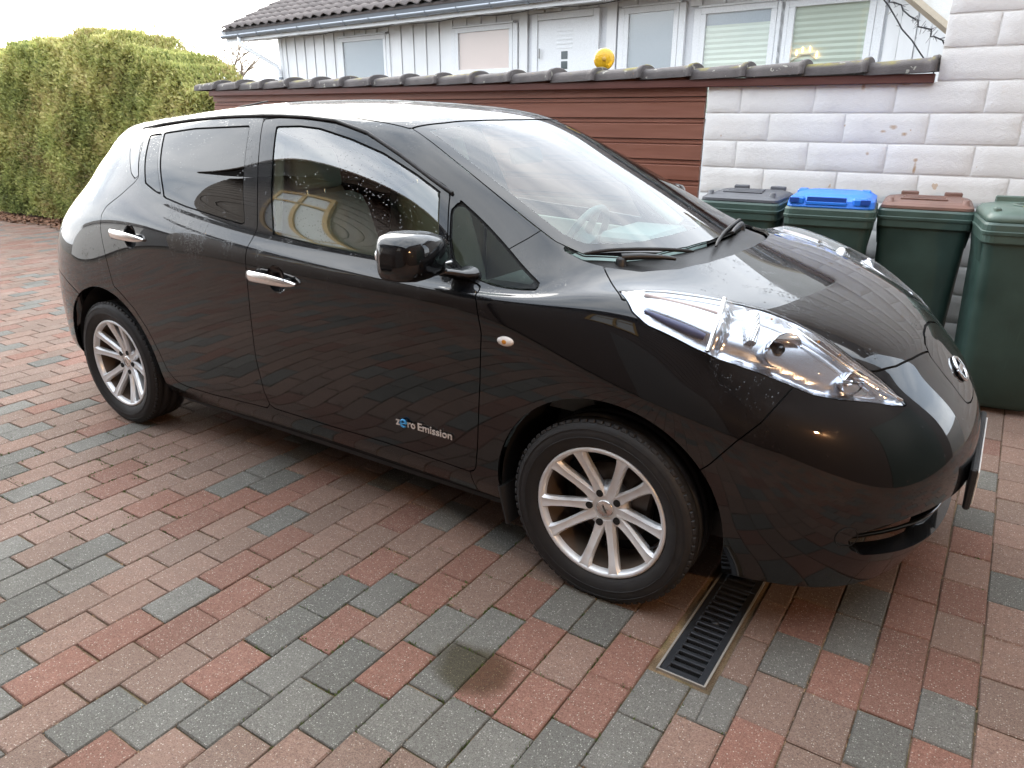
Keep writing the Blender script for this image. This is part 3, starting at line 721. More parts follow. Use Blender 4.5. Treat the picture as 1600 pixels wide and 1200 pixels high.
# dense twiggy inside
mb = MB(); xs = np.linspace(-14, -4.6, 60); rings = []
for x in xs:
    t = float(np.interp(x, hx, hz)); w = .06 * math.sin(x * 5); rings.append([(x, 2.96 + w, -.04), (x, 2.96 + w, t * .6), (x, 3.02, t - .20), (x, 3.3, t - .10), (x, 3.6, t - .25), (x, 3.62, -.04)])
mb.loft(rings, smooth=False); mb.build('twiggy_core', M_twig, hedge, fix=True)
q = random.Random(4)
for k in range(24):
    x = -13.6 + .385 * k + q.uniform(-.1, .1); MB().tube([(x, 3.0, -.05), (x + q.uniform(-.04, .04), 3.0, .3), (x + q.uniform(-.1, .1), 3.0, .75)], [.035, .028, .018], 7).build('stem', M_twig, hedge)
# leaf litter along the hedge foot
def litter():
    r = np.random.default_rng(8); N = 5200; x = r.uniform(-13, -3.6, N); y = 2.36 + r.beta(2.2, 1.3, N) * .55 + .06 * np.sin(x * 3) - .06 * (x < -7.6) * (-7.6 - x); z = -.004 + r.uniform(0, .035, N)
    P = np.stack([x, y, z], 1); an = r.uniform(0, 6.28, N); d = np.stack([np.cos(an), np.sin(an), r.normal(0, .35, N)], 1); b = np.stack([-np.sin(an), np.cos(an), r.normal(0, .35, N)], 1); L = r.uniform(.015, .04, (N, 1))
    V = np.stack([P - d * L, P + b * L * .6, P + d * L, P - b * L * .6], 1).reshape(-1, 3); me = bpy.data.meshes.new('leaf_litter'); me.from_pydata(V.tolist(), [], np.arange(4 * N).reshape(N, 4).tolist())
    n = NT('dead_leaves'); f = n.noise(23, 3); n.col(n.ramp(f, (.3, (.10, .045, .025)), (.55, (.21, .10, .055)), (.75, (.30, .17, .09)))); n.set(Roughness=.8); me.materials.append(n.m)
    o = bpy.data.objects.new('leaf_litter', me); link(o); tag(o, 'brown fallen leaves along the foot of the hedge', 'leaf litter', kind='stuff')
litter()
mb = MB(); vs = []; xs = np.linspace(-14, -3.6, 40)
for x in xs: vs += [(x, 2.40 + .03 * math.sin(3 * x) + (0 if x > -7.6 else -.06 * (-7.6 - x)), -.004), (x, 3.9, .01)]
mb.add(vs, [(2 * k, 2 * k + 2, 2 * k + 3, 2 * k + 1) for k in range(len(xs) - 1)]); o = mb.build('hedge_bed', simple('bed_soil', (.12, .065, .04), .95, bump=.8, scale=30)); tag(o, kind='structure')

# ------------------------------------------------------------------ bare trees and pale roof far off
M_bark = simple('pale_bark', (.34, .28, .22), .9)
def bare_tree(loc, h, seed, label):
    q = random.Random(seed); root = empty('bare_tree', loc); tag(root, label, 'tree', 'bare trees behind the hedge'); trunk = MB(); crown = MB()
    def grow(p, d, L, r_, lev, mb):
        pts = [p]; dd = d.copy()
        for k in range(3): dd = (dd + Vector((q.gauss(0, .13), q.gauss(0, .13), q.gauss(.03, .08)))).normalized(); pts.append(pts[-1] + dd * L / 3)
        mb.tube(pts, [r_, r_ * .88, r_ * .74, r_ * .6], 5 if lev < 3 else 3, caps=False)
        if lev >= 6: return
        for _ in range(3 if lev < 4 else 2):
            a = pts[q.randint(1, 3)]; ax = Vector((q.gauss(0, 1), q.gauss(0, 1), q.gauss(0, .5))).normalized(); nd = (dd + ax * q.uniform(.45, .85)).normalized(); nd.z = abs(nd.z) * .8 + .12; grow(a, nd.normalized(), L * q.uniform(.58, .78), r_ * .62, lev + 1, crown)
    grow(Vector(loc), Vector((0, 0, 1)), h * .36, h * .022, 0, trunk); trunk.build('trunk', M_bark, root); crown.build('crown', M_bark, root)
bare_tree((-18.9, 13.7, 0), 5.2, 21, 'pale bare tree left of the white house roof')
bare_tree((-18.0, 14.5, 0), 4.6, 33, 'slender bare tree close to the house downpipe')
shed = empty('far_shed', (-27.5, 23, 0)); tag(shed, 'far shed with a pale blue metal roof beyond the hedge', 'shed')
M_far = simple('pale_blue_roof', (.27, .34, .43), .5)
MB().box((-27.5, 23.5, 1.2), (13, 5, 2.4)).build('wall', simple('far_wall', (.5, .5, .5), .8), shed)
mb = MB(); mb.add([(-34.5, 20.6, 2.35), (-20.5, 20.6, 2.35), (-20.5, 23.5, 3.4), (-34.5, 23.5, 3.4), (-34.5, 26.4, 2.35), (-20.5, 26.4, 2.35)], [(0, 1, 2, 3), (3, 2, 5, 4), (1, 5, 2), (0, 3, 4)]); mb.build('roof', M_far, shed)

# ------------------------------------------------------------------ brown house opposite (it shows in the car's windows and paint)
bh = empty('brown_house', (0, -7, 0)); tag(bh, 'tall brown clad house across the driveway, mirrored in the car', 'house')
M_brown = wood_mat('brown_cladding', (.055, .034, .026), (.085, .052, .038)); M_ochre = simple('ochre_frame', (.42, .25, .06), .5)
BY = -5.05; BX0, BX1 = -6.5, 9.0
MB().box(((BX0 + BX1) / 2, BY - 2.5, 2.45), (BX1 - BX0 - .04, 4.94, 4.9)).build('wall', M_brown, bh)
mb = MB(); prof = [(0, 0), (.022, .0), (.008, .195), (0, .195)]; a = [(BX0, BY - .015 + y, z) for y, z in prof]; b = [(BX1, BY - .015 + y, z) for y, z in prof]; mb.add(a + b, [(0, 1, 5, 4), (1, 2, 6, 5), (2, 3, 7, 6), (3, 0, 4, 7), (3, 2, 1, 0), (4, 5, 6, 7)]); sm_ = mb.mesh('board'); sm_.materials.append(M_brown)
for k in range(24): inst(sm_, 'board', (0, 0, .05 + .195 * k), 0, bh)
for (x0, x1, z0, z1) in ((-4.0, -2.7, 2.75, 4.05), (1.6, 2.8, 2.75, 4.05)):
    w_ = MB(); 
    for (a0, a1, b0, b1) in ((x0 - .1, x1 + .1, z1, z1 + .1), (x0 - .1, x1 + .1, z0 - .1, z0), (x0 - .1, x0, z0, z1), (x1, x1 + .1, z0, z1), ((x0 + x1) / 2 - .05, (x0 + x1) / 2 + .05, z0, z1), (x0, x1, z0 + .85, z0 + .93)): w_.box(((a0 + a1) / 2, BY + .03, (b0 + b1) / 2), (a1 - a0, .07, b1 - b0), ch=.005)
    w1 = w_.build('window', M_ochre, bh); MB().box(((x0 + x1) / 2, BY + .022, (z0 + z1) / 2), (x1 - x0, .01, z1 - z0)).build('curtain', simple('net_curtain', (.62, .65, .66), .8), w1)
mb = MB(); mb.box((3.2, BY + .02, 1.05), (2.3, .08, 2.1), ch=.01); mb.build('garage_door', simple('grey_garage_door', (.10, .09, .085), .5), bh)
mb = MB(); mb.box((-.6, BY + .02, 1.0), (.95, .08, 2.0), ch=.01); mb.build('door', simple('dark_door', (.08, .05, .04), .4), bh)
mb = MB(); v0 = [(BX0 - .5, BY + .75, 4.95), (BX1 + .5, BY + .75, 4.95), (BX1 + .5, BY - 2.6, 6.65), (BX0 - .5, BY - 2.6, 6.65), (BX0 - .5, BY - 6, 4.95), (BX1 + .5, BY - 6, 4.95)]
mb.add(v0 + [(x, y, z - .16) for x, y, z in v0], [(0, 1, 2, 3), (3, 2, 5, 4), (7, 6, 9, 8), (8, 9, 10, 11), (0, 6, 7, 1), (4, 5, 11, 10), (0, 3, 9, 6), (3, 4, 10, 9), (1, 7, 8, 2), (2, 8, 11, 5)]); mb.build('roof', M_tile, bh, fix=True)
mb = MB(); mb.tube([(BX0 - .5, BY + .80, 4.87), (BX1 + .5, BY + .80, 4.87)], .06, 8); mb.build('gutter', simple('brown_gutter', (.07, .05, .04), .5), bh)
ga = empty('low_garage', (-14, -7.5, 0)); tag(ga, 'low white garage with a dark flat roof beyond the brown house', 'garage')
MB().box((-13.2, -8.2, 1.25), (8, 5, 2.5)).build('wall', M_white, ga); MB().box((-13.2, -8.2, 2.72), (8.5, 5.5, .42), ch=.02).build('flat_roof', simple('dark_fascia', (.05, .035, .03), .6), ga)

# wing of the brown house on the right with a lit wall lamp: its warm light lies on the paving in front of the car
MB().box((7.3, -1.4, 2.3), (2.4, 7.26, 4.6)).build('wing_wall', M_brown, bh)
MB().box((7.2, -1.4, 4.70), (3.0, 7.8, .16), ch=.02).build('wing_roof', M_tile, bh)
MB().box((6.08, .6, 1.0), (.06, 2.2, 2.0), ch=.01).build('wing_door', simple('dark_green_door', (.03, .05, .04), .4), bh)
wl = empty('wall_lamp', (6.05, -2.5, 2.0)); tag(wl, 'lit warm wall lamp on the brown house wing', 'lamp')
n = NT('lamp_glow'); n.set(Base__Color=(1, .7, .4), Emission__Color=(1.0, .52, .16)); n.b.inputs['Emission Strength'].default_value = 45
MB().lathe([(.001, -.05), (.034, -.035), (.040, 0), (.030, .035), (.001, .05)], (6.0, -2.5, 2.0), 'z', 16).build('bulb', n.m, wl)
MB().box((6.075, -2.5, 2.0), (.03, .12, .22), ch=.008).build('back_plate', M_wire, wl); MB().lathe([(.001, .10), (.075, .075), (.085, .06), (.075, .055)], (6.0, -2.5, 2.0), 'z', 20).build('lamp_hood', M_wire, wl)
ld = bpy.data.lights.new('lamp_light', 'POINT'); ld.energy = 42; ld.color = (1.0, .60, .30); ld.shadow_soft_size = .05; lo = bpy.data.objects.new('lamp_light', ld); link(lo); lo.location = (5.92, -2.5, 1.98); lo.parent = wl; lo.matrix_parent_inverse = Matrix.Translation((-6.05, 2.5, -2.0))
# ================================================================== the parked car
RINGS = [
[(3.56,0,0.165),(3.54,0.3,0.165),(3.46,0.52,0.17),(3.34,0.66,0.175),(3.18,0.755,0.195),(2.98,0.8,0.205),(2.7,0.81,0.22),(2.3,0.8,0.215),(1.75,0.79,0.21),(1.2,0.79,0.21),(0.6,0.8,0.21),(0,0.81,0.22),(-0.3,0.79,0.24),(-0.58,0.68,0.26),(-0.66,0.46,0.27),(-0.7,0.23,0.27),(-0.71,0,0.27)],
[(3.635,0,0.3),(3.61,0.3,0.3),(3.52,0.54,0.3),(3.39,0.69,0.3),(3.21,0.79,0.305),(2.98,0.845,0.31),(2.7,0.86,0.31),(2.3,0.855,0.305),(1.75,0.845,0.3),(1.2,0.845,0.3),(0.6,0.855,0.3),(0,0.865,0.31),(-0.33,0.852,0.32),(-0.645,0.742,0.33),(-0.73,0.5,0.34),(-0.755,0.24,0.34),(-0.765,0,0.34)],
[(3.66,0,0.43),(3.635,0.3,0.43),(3.54,0.55,0.43),(3.405,0.7,0.43),(3.22,0.8,0.43),(2.98,0.856,0.43),(2.7,0.876,0.43),(2.3,0.868,0.43),(1.75,0.86,0.42),(1.2,0.862,0.42),(0.6,0.872,0.42),(0,0.882,0.43),(-0.33,0.867,0.43),(-0.625,0.757,0.44),(-0.755,0.51,0.45),(-0.78,0.24,0.45),(-0.79,0,0.45)],
[(3.65,0,0.55),(3.625,0.3,0.55),(3.525,0.55,0.55),(3.39,0.7,0.56),(3.21,0.8,0.56),(2.98,0.86,0.57),(2.7,0.884,0.57),(2.3,0.877,0.57),(1.75,0.872,0.56),(1.2,0.875,0.56),(0.6,0.88,0.56),(0,0.886,0.57),(-0.33,0.872,0.57),(-0.62,0.762,0.58),(-0.75,0.51,0.6),(-0.775,0.24,0.6),(-0.785,0,0.6)],
[(3.59,0,0.67),(3.56,0.3,0.68),(3.47,0.54,0.69),(3.35,0.69,0.69),(3.17,0.795,0.7),(2.96,0.858,0.71),(2.7,0.884,0.71),(2.3,0.882,0.71),(1.75,0.882,0.71),(1.2,0.884,0.72),(0.6,0.886,0.73),(0,0.882,0.74),(-0.33,0.862,0.74),(-0.605,0.752,0.75),(-0.72,0.5,0.77),(-0.745,0.24,0.78),(-0.755,0,0.78)],
[(3.51,0,0.775),(3.47,0.28,0.785),(3.39,0.5,0.79),(3.27,0.65,0.79),(3.1,0.765,0.8),(2.92,0.84,0.815),(2.68,0.875,0.83),(2.3,0.883,0.85),(1.75,0.886,0.86),(1.2,0.888,0.87),(0.6,0.886,0.89),(0,0.868,0.9),(-0.33,0.837,0.91),(-0.585,0.722,0.92),(-0.69,0.48,0.94),(-0.715,0.23,0.95),(-0.725,0,0.95)],
[(3.43,0,0.85),(3.385,0.26,0.865),(3.3,0.45,0.88),(3.18,0.585,0.905),(3.04,0.7,0.93),(2.88,0.79,0.95),(2.68,0.845,0.955),(2.3,0.878,0.95),(1.75,0.884,0.956),(1.2,0.887,0.975),(0.6,0.881,1.008),(0.02,0.846,1.025),(-0.28,0.789,1.04),(-0.5,0.678,1.06),(-0.62,0.45,1.08),(-0.655,0.22,1.09),(-0.665,0,1.09)],
[(3.16,0,0.965),(3.13,0.23,0.97),(3.06,0.41,0.978),(2.96,0.55,0.99),(2.85,0.66,1.003),(2.73,0.75,1.01),(2.57,0.808,0.998),(2.28,0.853,0.962),(1.75,0.862,0.988),(1.2,0.861,1.022),(0.62,0.851,1.075),(0.12,0.808,1.135),(-0.16,0.737,1.155),(-0.39,0.632,1.17),(-0.55,0.43,1.18),(-0.615,0.215,1.185),(-0.625,0,1.185)],
[(2.8,0,1.06),(2.785,0.2,1.06),(2.74,0.38,1.057),(2.67,0.53,1.05),(2.58,0.645,1.04),(2.5,0.715,1.03),(2.4,0.782,1.008),(2.22,0.815,1),(1.75,0.825,1.035),(1.2,0.826,1.08),(0.65,0.806,1.148),(0.25,0.765,1.215),(-0.05,0.71,1.235),(-0.32,0.615,1.245),(-0.5,0.42,1.25),(-0.56,0.21,1.25),(-0.575,0,1.25)],
[(2.48,0,1.21),(2.465,0.19,1.208),(2.43,0.36,1.202),(2.37,0.5,1.195),(2.3,0.6,1.183),(2.235,0.66,1.169),(2.16,0.705,1.155),(2.05,0.752,1.135),(1.68,0.783,1.151),(1.2,0.793,1.195),(0.68,0.773,1.255),(0.3,0.725,1.295),(0,0.668,1.31),(-0.27,0.57,1.315),(-0.44,0.4,1.32),(-0.5,0.2,1.32),(-0.515,0,1.32)],
[(2.15,0,1.355),(2.14,0.185,1.353),(2.115,0.345,1.347),(2.07,0.475,1.338),(2.01,0.57,1.328),(1.96,0.625,1.32),(1.89,0.66,1.315),(1.8,0.688,1.31),(1.52,0.713,1.335),(1.15,0.717,1.365),(0.7,0.703,1.37),(0.33,0.666,1.38),(0.02,0.616,1.38),(-0.24,0.53,1.378),(-0.4,0.38,1.38),(-0.46,0.19,1.38),(-0.475,0,1.38)],
[(1.87,0,1.473),(1.86,0.18,1.472),(1.84,0.33,1.467),(1.8,0.45,1.458),(1.76,0.53,1.45),(1.7,0.575,1.446),(1.62,0.605,1.446),(1.52,0.625,1.453),(1.33,0.638,1.47),(1.08,0.645,1.483),(0.7,0.63,1.476),(0.36,0.605,1.452),(0.05,0.565,1.433),(-0.2,0.49,1.419),(-0.36,0.36,1.417),(-0.42,0.18,1.417),(-0.435,0,1.417)],
[(1.62,0,1.525),(1.615,0.16,1.524),(1.6,0.3,1.52),(1.565,0.41,1.512),(1.53,0.47,1.505),(1.48,0.51,1.501),(1.42,0.53,1.502),(1.34,0.545,1.506),(1.2,0.55,1.515),(1,0.555,1.52),(0.68,0.545,1.513),(0.36,0.525,1.489),(0.08,0.49,1.47),(-0.16,0.43,1.453),(-0.32,0.32,1.449),(-0.375,0.16,1.449),(-0.39,0,1.451)],
[(1.3,0,1.552),(1.295,0.1,1.551),(1.28,0.19,1.548),(1.26,0.25,1.544),(1.23,0.29,1.541),(1.2,0.305,1.54),(1.15,0.31,1.54),(1.1,0.315,1.541),(1,0.32,1.543),(0.85,0.32,1.542),(0.66,0.315,1.536),(0.45,0.305,1.522),(0.25,0.29,1.507),(0.08,0.26,1.494),(-0.02,0.2,1.486),(-0.06,0.1,1.484),(-0.07,0,1.484)],
[(1,0,1.56),(1,0,1.56),(0.99,0,1.56),(0.98,0,1.56),(0.97,0,1.56),(0.95,0,1.56),(0.92,0,1.56),(0.89,0,1.559),(0.84,0,1.559),(0.77,0,1.558),(0.69,0,1.556),(0.61,0,1.554),(0.53,0,1.551),(0.46,0,1.548),(0.42,0,1.546),(0.4,0,1.545),(0.4,0,1.545)]
]
def _basis(n, m):
    t = np.linspace(0, n - 1, m); k = np.minimum(t.astype(int), n - 2); f = t - k; B = np.zeros((m, n + 2))
    b = [(1 - f) ** 3 / 6, (3 * f ** 3 - 6 * f ** 2 + 4) / 6, (-3 * f ** 3 + 3 * f ** 2 + 3 * f + 1) / 6, f ** 3 / 6]
    for j in range(4): B[np.arange(m), k + j] += b[j]
    return B
def _pad(P):
    M = np.array([1, -1, 1.]); P = np.concatenate([2 * P[:1] - P[1:2], P, P[-2:-1] * M], 0)
    return np.concatenate([P[:, 1:2] * M, P, P[:, -2:-1] * M], 1)
def _surf(P, mu, mv): return np.einsum('ab,bcd,ec->aed', _basis(P.shape[0], mu), _pad(P), _basis(P.shape[1], mv))
P0_ = np.array(RINGS, float); P_ = P0_.copy()
for _ in range(2):
    P_ = P_ + .7 * (P0_ - _surf(P_, P_.shape[0], P_.shape[1])); P_[:, 0, 1] = 0; P_[:, -1, 1] = 0; P_[-1, :, 1] = 0
MU, MV = 151, 341
S = _surf(P_, MU, MV)
_S2 = np.concatenate([_surf(P_, MU, MV)], 0)
du = np.gradient(S, axis=0); dv_ = np.gradient(S, axis=1); NN = np.cross(dv_, du)
NN /= np.linalg.norm(NN, axis=-1, keepdims=True) + 1e-12
if NN[MU // 3, MV // 2, 1] < 0: NN = -NN
NN[:, 0, 1] = 0; NN[:, -1, 1] = 0; NN[-1] = (0, 0, 1); NN /= np.linalg.norm(NN, axis=-1, keepdims=True) + 1e-12
S[:, 0, 1] = 0; S[:, -1, 1] = 0; S[-1, :, 1] = 0

def smooth_poly(p, it=2, closed=True):
    p = np.array(p, float)
    for _ in range(it):
        q = np.roll(p, -1, 0); p = np.stack([.75 * p + .25 * q, .25 * p + .75 * q], 1).reshape(-1, 2)
    return p
def sdf(P2, poly):
    """signed distance, positive inside"""
    a = np.array(poly, float); b = np.roll(a, -1, 0); best = np.full(len(P2), 1e9); ins = np.zeros(len(P2), bool)
    for p, q in zip(a, b):
        e = q - p; w = P2 - p; t = np.clip((w @ e) / (e @ e + 1e-15), 0, 1); d = w - t[:, None] * e; best = np.minimum(best, (d * d).sum(1))
        c = (p[1] > P2[:, 1]) != (q[1] > P2[:, 1])
        with np.errstate(divide='ignore', invalid='ignore'): xi = (q[0] - p[0]) * (P2[:, 1] - p[1]) / (q[1] - p[1] + 1e-30) + p[0]
        ins ^= c & (P2[:, 0] < xi)
    d = np.sqrt(best); return np.where(ins, d, -d)

class Shell:
    def __init__(s):
        s.V = S.reshape(-1, 3).tolist(); s.N = NN.reshape(-1, 3).tolist(); s.F = []; s.L = []
        for i in range(MU - 1):
            for j in range(MV - 1):
                s.F.append([i * MV + j, i * MV + j + 1, (i + 1) * MV + j + 1, (i + 1) * MV + j]); s.L.append('body')
        # orientation
        f = s.F[(MU // 3) * (MV - 1) + MV // 2]; p = [np.array(s.V[i]) for i in f]
        if np.cross(p[1] - p[0], p[2] - p[0]) @ np.array(s.N[f[0]]) < 0: s.F = [q[::-1] for q in s.F]
    def arrays(s): return np.array(s.V), np.array(s.N)
    def cut(s, func, new, allowed=('body',), region=None, other=None):
        """faces (of the allowed labels, within region(centre, normal)) where func > 0 become 'new'"""
        V, N = s.arrays(); vals = func(V); vals[np.abs(vals) < 2e-5] = 0.0
        vals = vals.tolist(); cache = {}; nf = len(s.F)
        for fi in range(nf):
            if s.L[fi] not in allowed: continue
            f = s.F[fi]; fv = [vals[i] for i in f]; mx = max(fv); mn = min(fv)
            if mx <= 0: continue
            if region is not None:
                c = [sum(s.V[i][k] for i in f) / len(f) for k in range(3)]; n_ = s.N[f[0]]
                if not region(c, n_): continue
            if mn >= 0: s.L[fi] = new; continue
            pos = []; neg = []
            m_ = len(f)
            for k in range(m_):
                a, b = f[k], f[(k + 1) % m_]; va, vb = vals[a], vals[b]
                if va >= 0: pos.append(a)
                if va <= 0: neg.append(a)
                if (va > 0 > vb) or (va < 0 < vb):
                    key = (a, b) if a < b else (b, a)
                    if key not in cache:
                        t = va / (va - vb); pa, pb = s.V[a], s.V[b]; na, nb = s.N[a], s.N[b]
                        s.V.append([pa[q] + t * (pb[q] - pa[q]) for q in range(3)])
                        nn_ = [na[q] + t * (nb[q] - na[q]) for q in range(3)]; ln = math.sqrt(sum(q * q for q in nn_)) or 1; s.N.append([q / ln for q in nn_])
                        cache[key] = len(s.V) - 1; vals.append(0.0)
                    pos.append(cache[key]); neg.append(cache[key])
            if len(pos) >= 3 and len(neg) >= 3:
                s.F[fi] = pos; old = s.L[fi]; s.L[fi] = new; s.F.append(neg); s.L.append(old)
            elif len(pos) >= 3: s.L[fi] = new
    def panel(s, poly, axes, new, allowed=('body',), region=None, gap=.0022, sm=0):
        poly = smooth_poly(poly, sm) if sm else poly
        fn = lambda V: sdf(np.stack([V @ np.array(axes[0], float), V @ np.array(axes[1], float)], 1), poly)
        s.cut(lambda V: fn(V) - gap, new, allowed, region)
        if gap > 0: s.cut(lambda V: fn(V) + gap, 'seam', allowed, region)
        return fn
SIDE = ((1, 0, 0), (0, 0, 1)); TOP = ((1, 0, 0), (0, 1, 0)); FRONT = ((0, 1, 0), (0, 0, 1))
sh = Shell()
side_r = lambda c, n: c[1] > .45 and n[1] > .2
# wheel openings
def arch_fn(cx, cz, r, lo):
    def f(V):
        d = r - np.hypot(V[:, 0] - cx, V[:, 2] - cz); return np.where(V[:, 2] < lo, np.maximum(d, r * .985 - np.abs(V[:, 0] - cx)), d)
    return f
sh.cut(arch_fn(2.705, .322, .384, .30), 'hole', region=lambda c, n: c[1] > .5)
sh.cut(arch_fn(.012, .326, .386, .30), 'hole', region=lambda c, n: c[1] > .5)
# headlight
HA = np.array([.776, -.274, -.282]); HA /= np.linalg.norm(HA); HV = np.array([-.059, -.174, .123]); HV -= HA * (HV @ HA); HV /= np.linalg.norm(HV)
HL3 = [(2.688,.758,1.008),(2.792,.689,1.006),(2.946,.608,.985),(3.04,.561,.966),(3.133,.535,.937),(3.219,.526,.901),(3.306,.522,.85),(3.389,.499,.792),(3.464,.484,.726),(3.433,.531,.735),(3.315,.644,.763),(3.248,.686,.777),(3.193,.707,.799),(3.117,.737,.828),(3.005,.782,.862),(2.935,.801,.89),(2.805,.823,.938),(2.757,.816,.968)]
HLp = [(np.dot(p, HA), np.dot(p, HV)) for p in HL3]
hl_r = lambda c, n: c[1] > .36 and c[0] > 2.55 and c[2] > .65 and n[0] + n[1] + n[2] > .3
hl_fn = sh.panel(HLp, (HA, HV), 'headlight', region=hl_r, gap=.0025)
# glass
FG = [(1.150,1.449),(1.276,1.452),(1.377,1.444),(1.543,1.409),(1.703,1.364),(1.859,1.301),(1.972,1.247),(2.028,1.089),(2.062,1.006),(1.763,1.031),(1.52,1.043),(1.262,1.063)]
RG = [(.360,1.414),(.60,1.436),(.985,1.450),(1.090,1.085),(.974,1.097),(.844,1.113),(.70,1.130),(.535,1.157)]
RQ = [(.235,1.402),(.335,1.411),(.508,1.166),(.451,1.180),(.365,1.207)]
BT = [(.03,1.405),(.150,1.422),(.292,1.232),(.268,1.220),(.222,1.240)]
FQ = [(2.022,1.240),(2.150,1.168),(2.262,1.098),(2.36,1.036),(2.455,.992),(2.36,.984),(2.250,.990),(2.150,1.02),(2.085,1.058)]
gl_fn = {}
gl_fn['front_glass'] = sh.panel(FG, SIDE, 'front_glass', region=side_r, gap=.003)
gl_fn['rear_glass'] = sh.panel(RG, SIDE, 'rear_glass', region=side_r, gap=.003)
gl_fn['rear_quarter_glass'] = sh.panel(RQ, SIDE, 'rear_quarter_glass', region=side_r, gap=.003)
gl_fn['front_quarter_glass'] = sh.panel(FQ, SIDE, 'front_quarter_glass', region=side_r, gap=.003, sm=1)
sh.panel(BT, SIDE, 'pillar_trim', region=side_r, gap=.002)
# finger cups behind the door handles
CUPS = [(1.322, .905, .054), (.338, .979, .054)]
def cup_fn(V): return np.max([r_ - np.hypot(V[:, 0] - x_, V[:, 2] - z_) for x_, z_, r_ in CUPS], axis=0)
sh.cut(cup_fn, 'handle_cup', region=side_r)
# doors
FD = [(1.055,1.476),(1.142,1.21),(1.168,1.075),(1.154,1.011),(1.150,.926),(1.138,.77),(1.122,.549),(1.131,.406),(1.150,.345),(1.18,.330),(1.50,.328),(1.793,.332),(2.10,.326),(2.205,.322),(2.228,.345),(2.242,.429),(2.266,.67),(2.276,.845),(2.255,.94),(2.236,.984),(2.15,.995),(2.083,1.043),(2.012,1.236),(2.002,1.256),(1.922,1.292),(1.765,1.365),(1.597,1.430),(1.432,1.466),(1.289,1.477),(1.152,1.482)]
RD = [(1.052,1.484),(.785,1.478),(.541,1.464),(.35,1.447),(.165,1.428),(.296,1.228),(.279,1.207),(.197,1.146),(.10,1.092),(.072,1.055),(.072,1.00),(.108,.87),(.145,.735),(.20,.705),(.29,.645),(.37,.555),(.425,.45),(.455,.37),(.50,.318),(.56,.306),(.736,.304),(1.125,.322)] + FD[8::-1]
sh.panel(FD, SIDE, 'front_door', region=lambda c, n: c[1] > .55 and n[1] > .2)
sh.panel(RD, SIDE, 'rear_door', region=lambda c, n: c[1] > .5 and n[1] > .15)
# windscreen, cowl, bonnet, roof
WS = [(1.86,-.2),(1.857,0),(1.85,.14),(1.83,.28),(1.79,.42),(1.735,.548),(1.938,.583),(2.118,.607),(2.285,.628),(2.40,.640),(2.50,.628),(2.60,.55),(2.67,.45),(2.72,.30),(2.745,.15),(2.75,0),(2.75,-.2)]
up_r = lambda c, n: c[2] > .6 and n[2] > .15
ws_fn = sh.panel(WS, TOP, 'windscreen', region=up_r, gap=.003)
CW = [(2.70,-.2),(2.70,.0),(2.66,.2),(2.60,.40),(2.50,.55),(2.42,.655),(2.515,.655),(2.575,.641),(2.68,.59),(2.76,.49),(2.81,.36),(2.84,.2),(2.85,0),(2.85,-.2)]
sh.panel(CW, TOP, 'cowl', region=up_r, gap=0)
# charge lid on the nose
LID = [(-.3,.842),(0,.842),(.08,.838),(.155,.822),(.188,.795),(.178,.74),(.150,.675),(.125,.645),(.07,.632),(0,.628),(-.3,.628)]
sh.panel(LID, FRONT, 'charge_lid', region=lambda c, n: c[0] > 3.3, gap=.0024, sm=0)
BN = [(2.85,-.2),(2.85,0),(2.84,.2),(2.81,.36),(2.76,.49),(2.68,.59),(2.575,.641),(2.618,.687),(2.675,.753),(2.72,.80),(2.80,.72),(2.95,.64),(3.05,.585),(3.20,.575),(3.33,.545),(3.372,.49),(3.411,.406),(3.44,.31),(3.468,.19),(3.50,.10),(3.50,-.2)]
sh.panel(BN, TOP, 'bonnet', region=up_r, gap=.0024)
RF = [(1.86,-.2),(1.857,0),(1.85,.14),(1.83,.28),(1.79,.42),(1.733,.555),(1.55,.578),(1.3,.590),(1.0,.594),(.6,.582),(.2,.555),(-.1,.515),(-.30,.44),(-.36,.30),(-.40,.15),(-.41,0),(-.41,-.2)]
sh.panel(RF, TOP, 'roof', region=lambda c, n: c[2] > 1.2 and n[2] > .2, gap=.003)
# rear
TLp = [(.47,1.425),(.521,1.398),(.602,1.347),(.667,1.268),(.721,1.187),(.759,1.128),(.802,1.039),(.815,.985),(.80,.93),(.74,.93),(.71,.99),(.66,1.09),(.62,1.16),(.56,1.25),(.50,1.33),(.42,1.40)]
tl_fn = sh.panel(TLp, FRONT, 'tail_lamp', region=lambda c, n: c[0] < .02 and n[0] < .02, gap=.002, sm=0)
HG = [(-.3,1.375),(0,1.375),(.34,1.365),(.47,1.27),(.55,1.14),(.60,1.03),(.3,1.01),(0,1.005),(-.3,1.005)]
sh.panel(HG, FRONT, 'hatch_glass', region=lambda c, n: c[0] < -.2 and n[0] < -.3, gap=.003)
HT_ = [(-.3,1.42),(0,1.42),(.385,1.405),(.50,1.29),(.60,1.12),(.68,.96),(.66,.80),(.58,.72),(0,.70),(-.3,.70)]
sh.panel(HT_, FRONT, 'hatch', region=lambda c, n: c[0] < -.25 and n[0] < -.25)
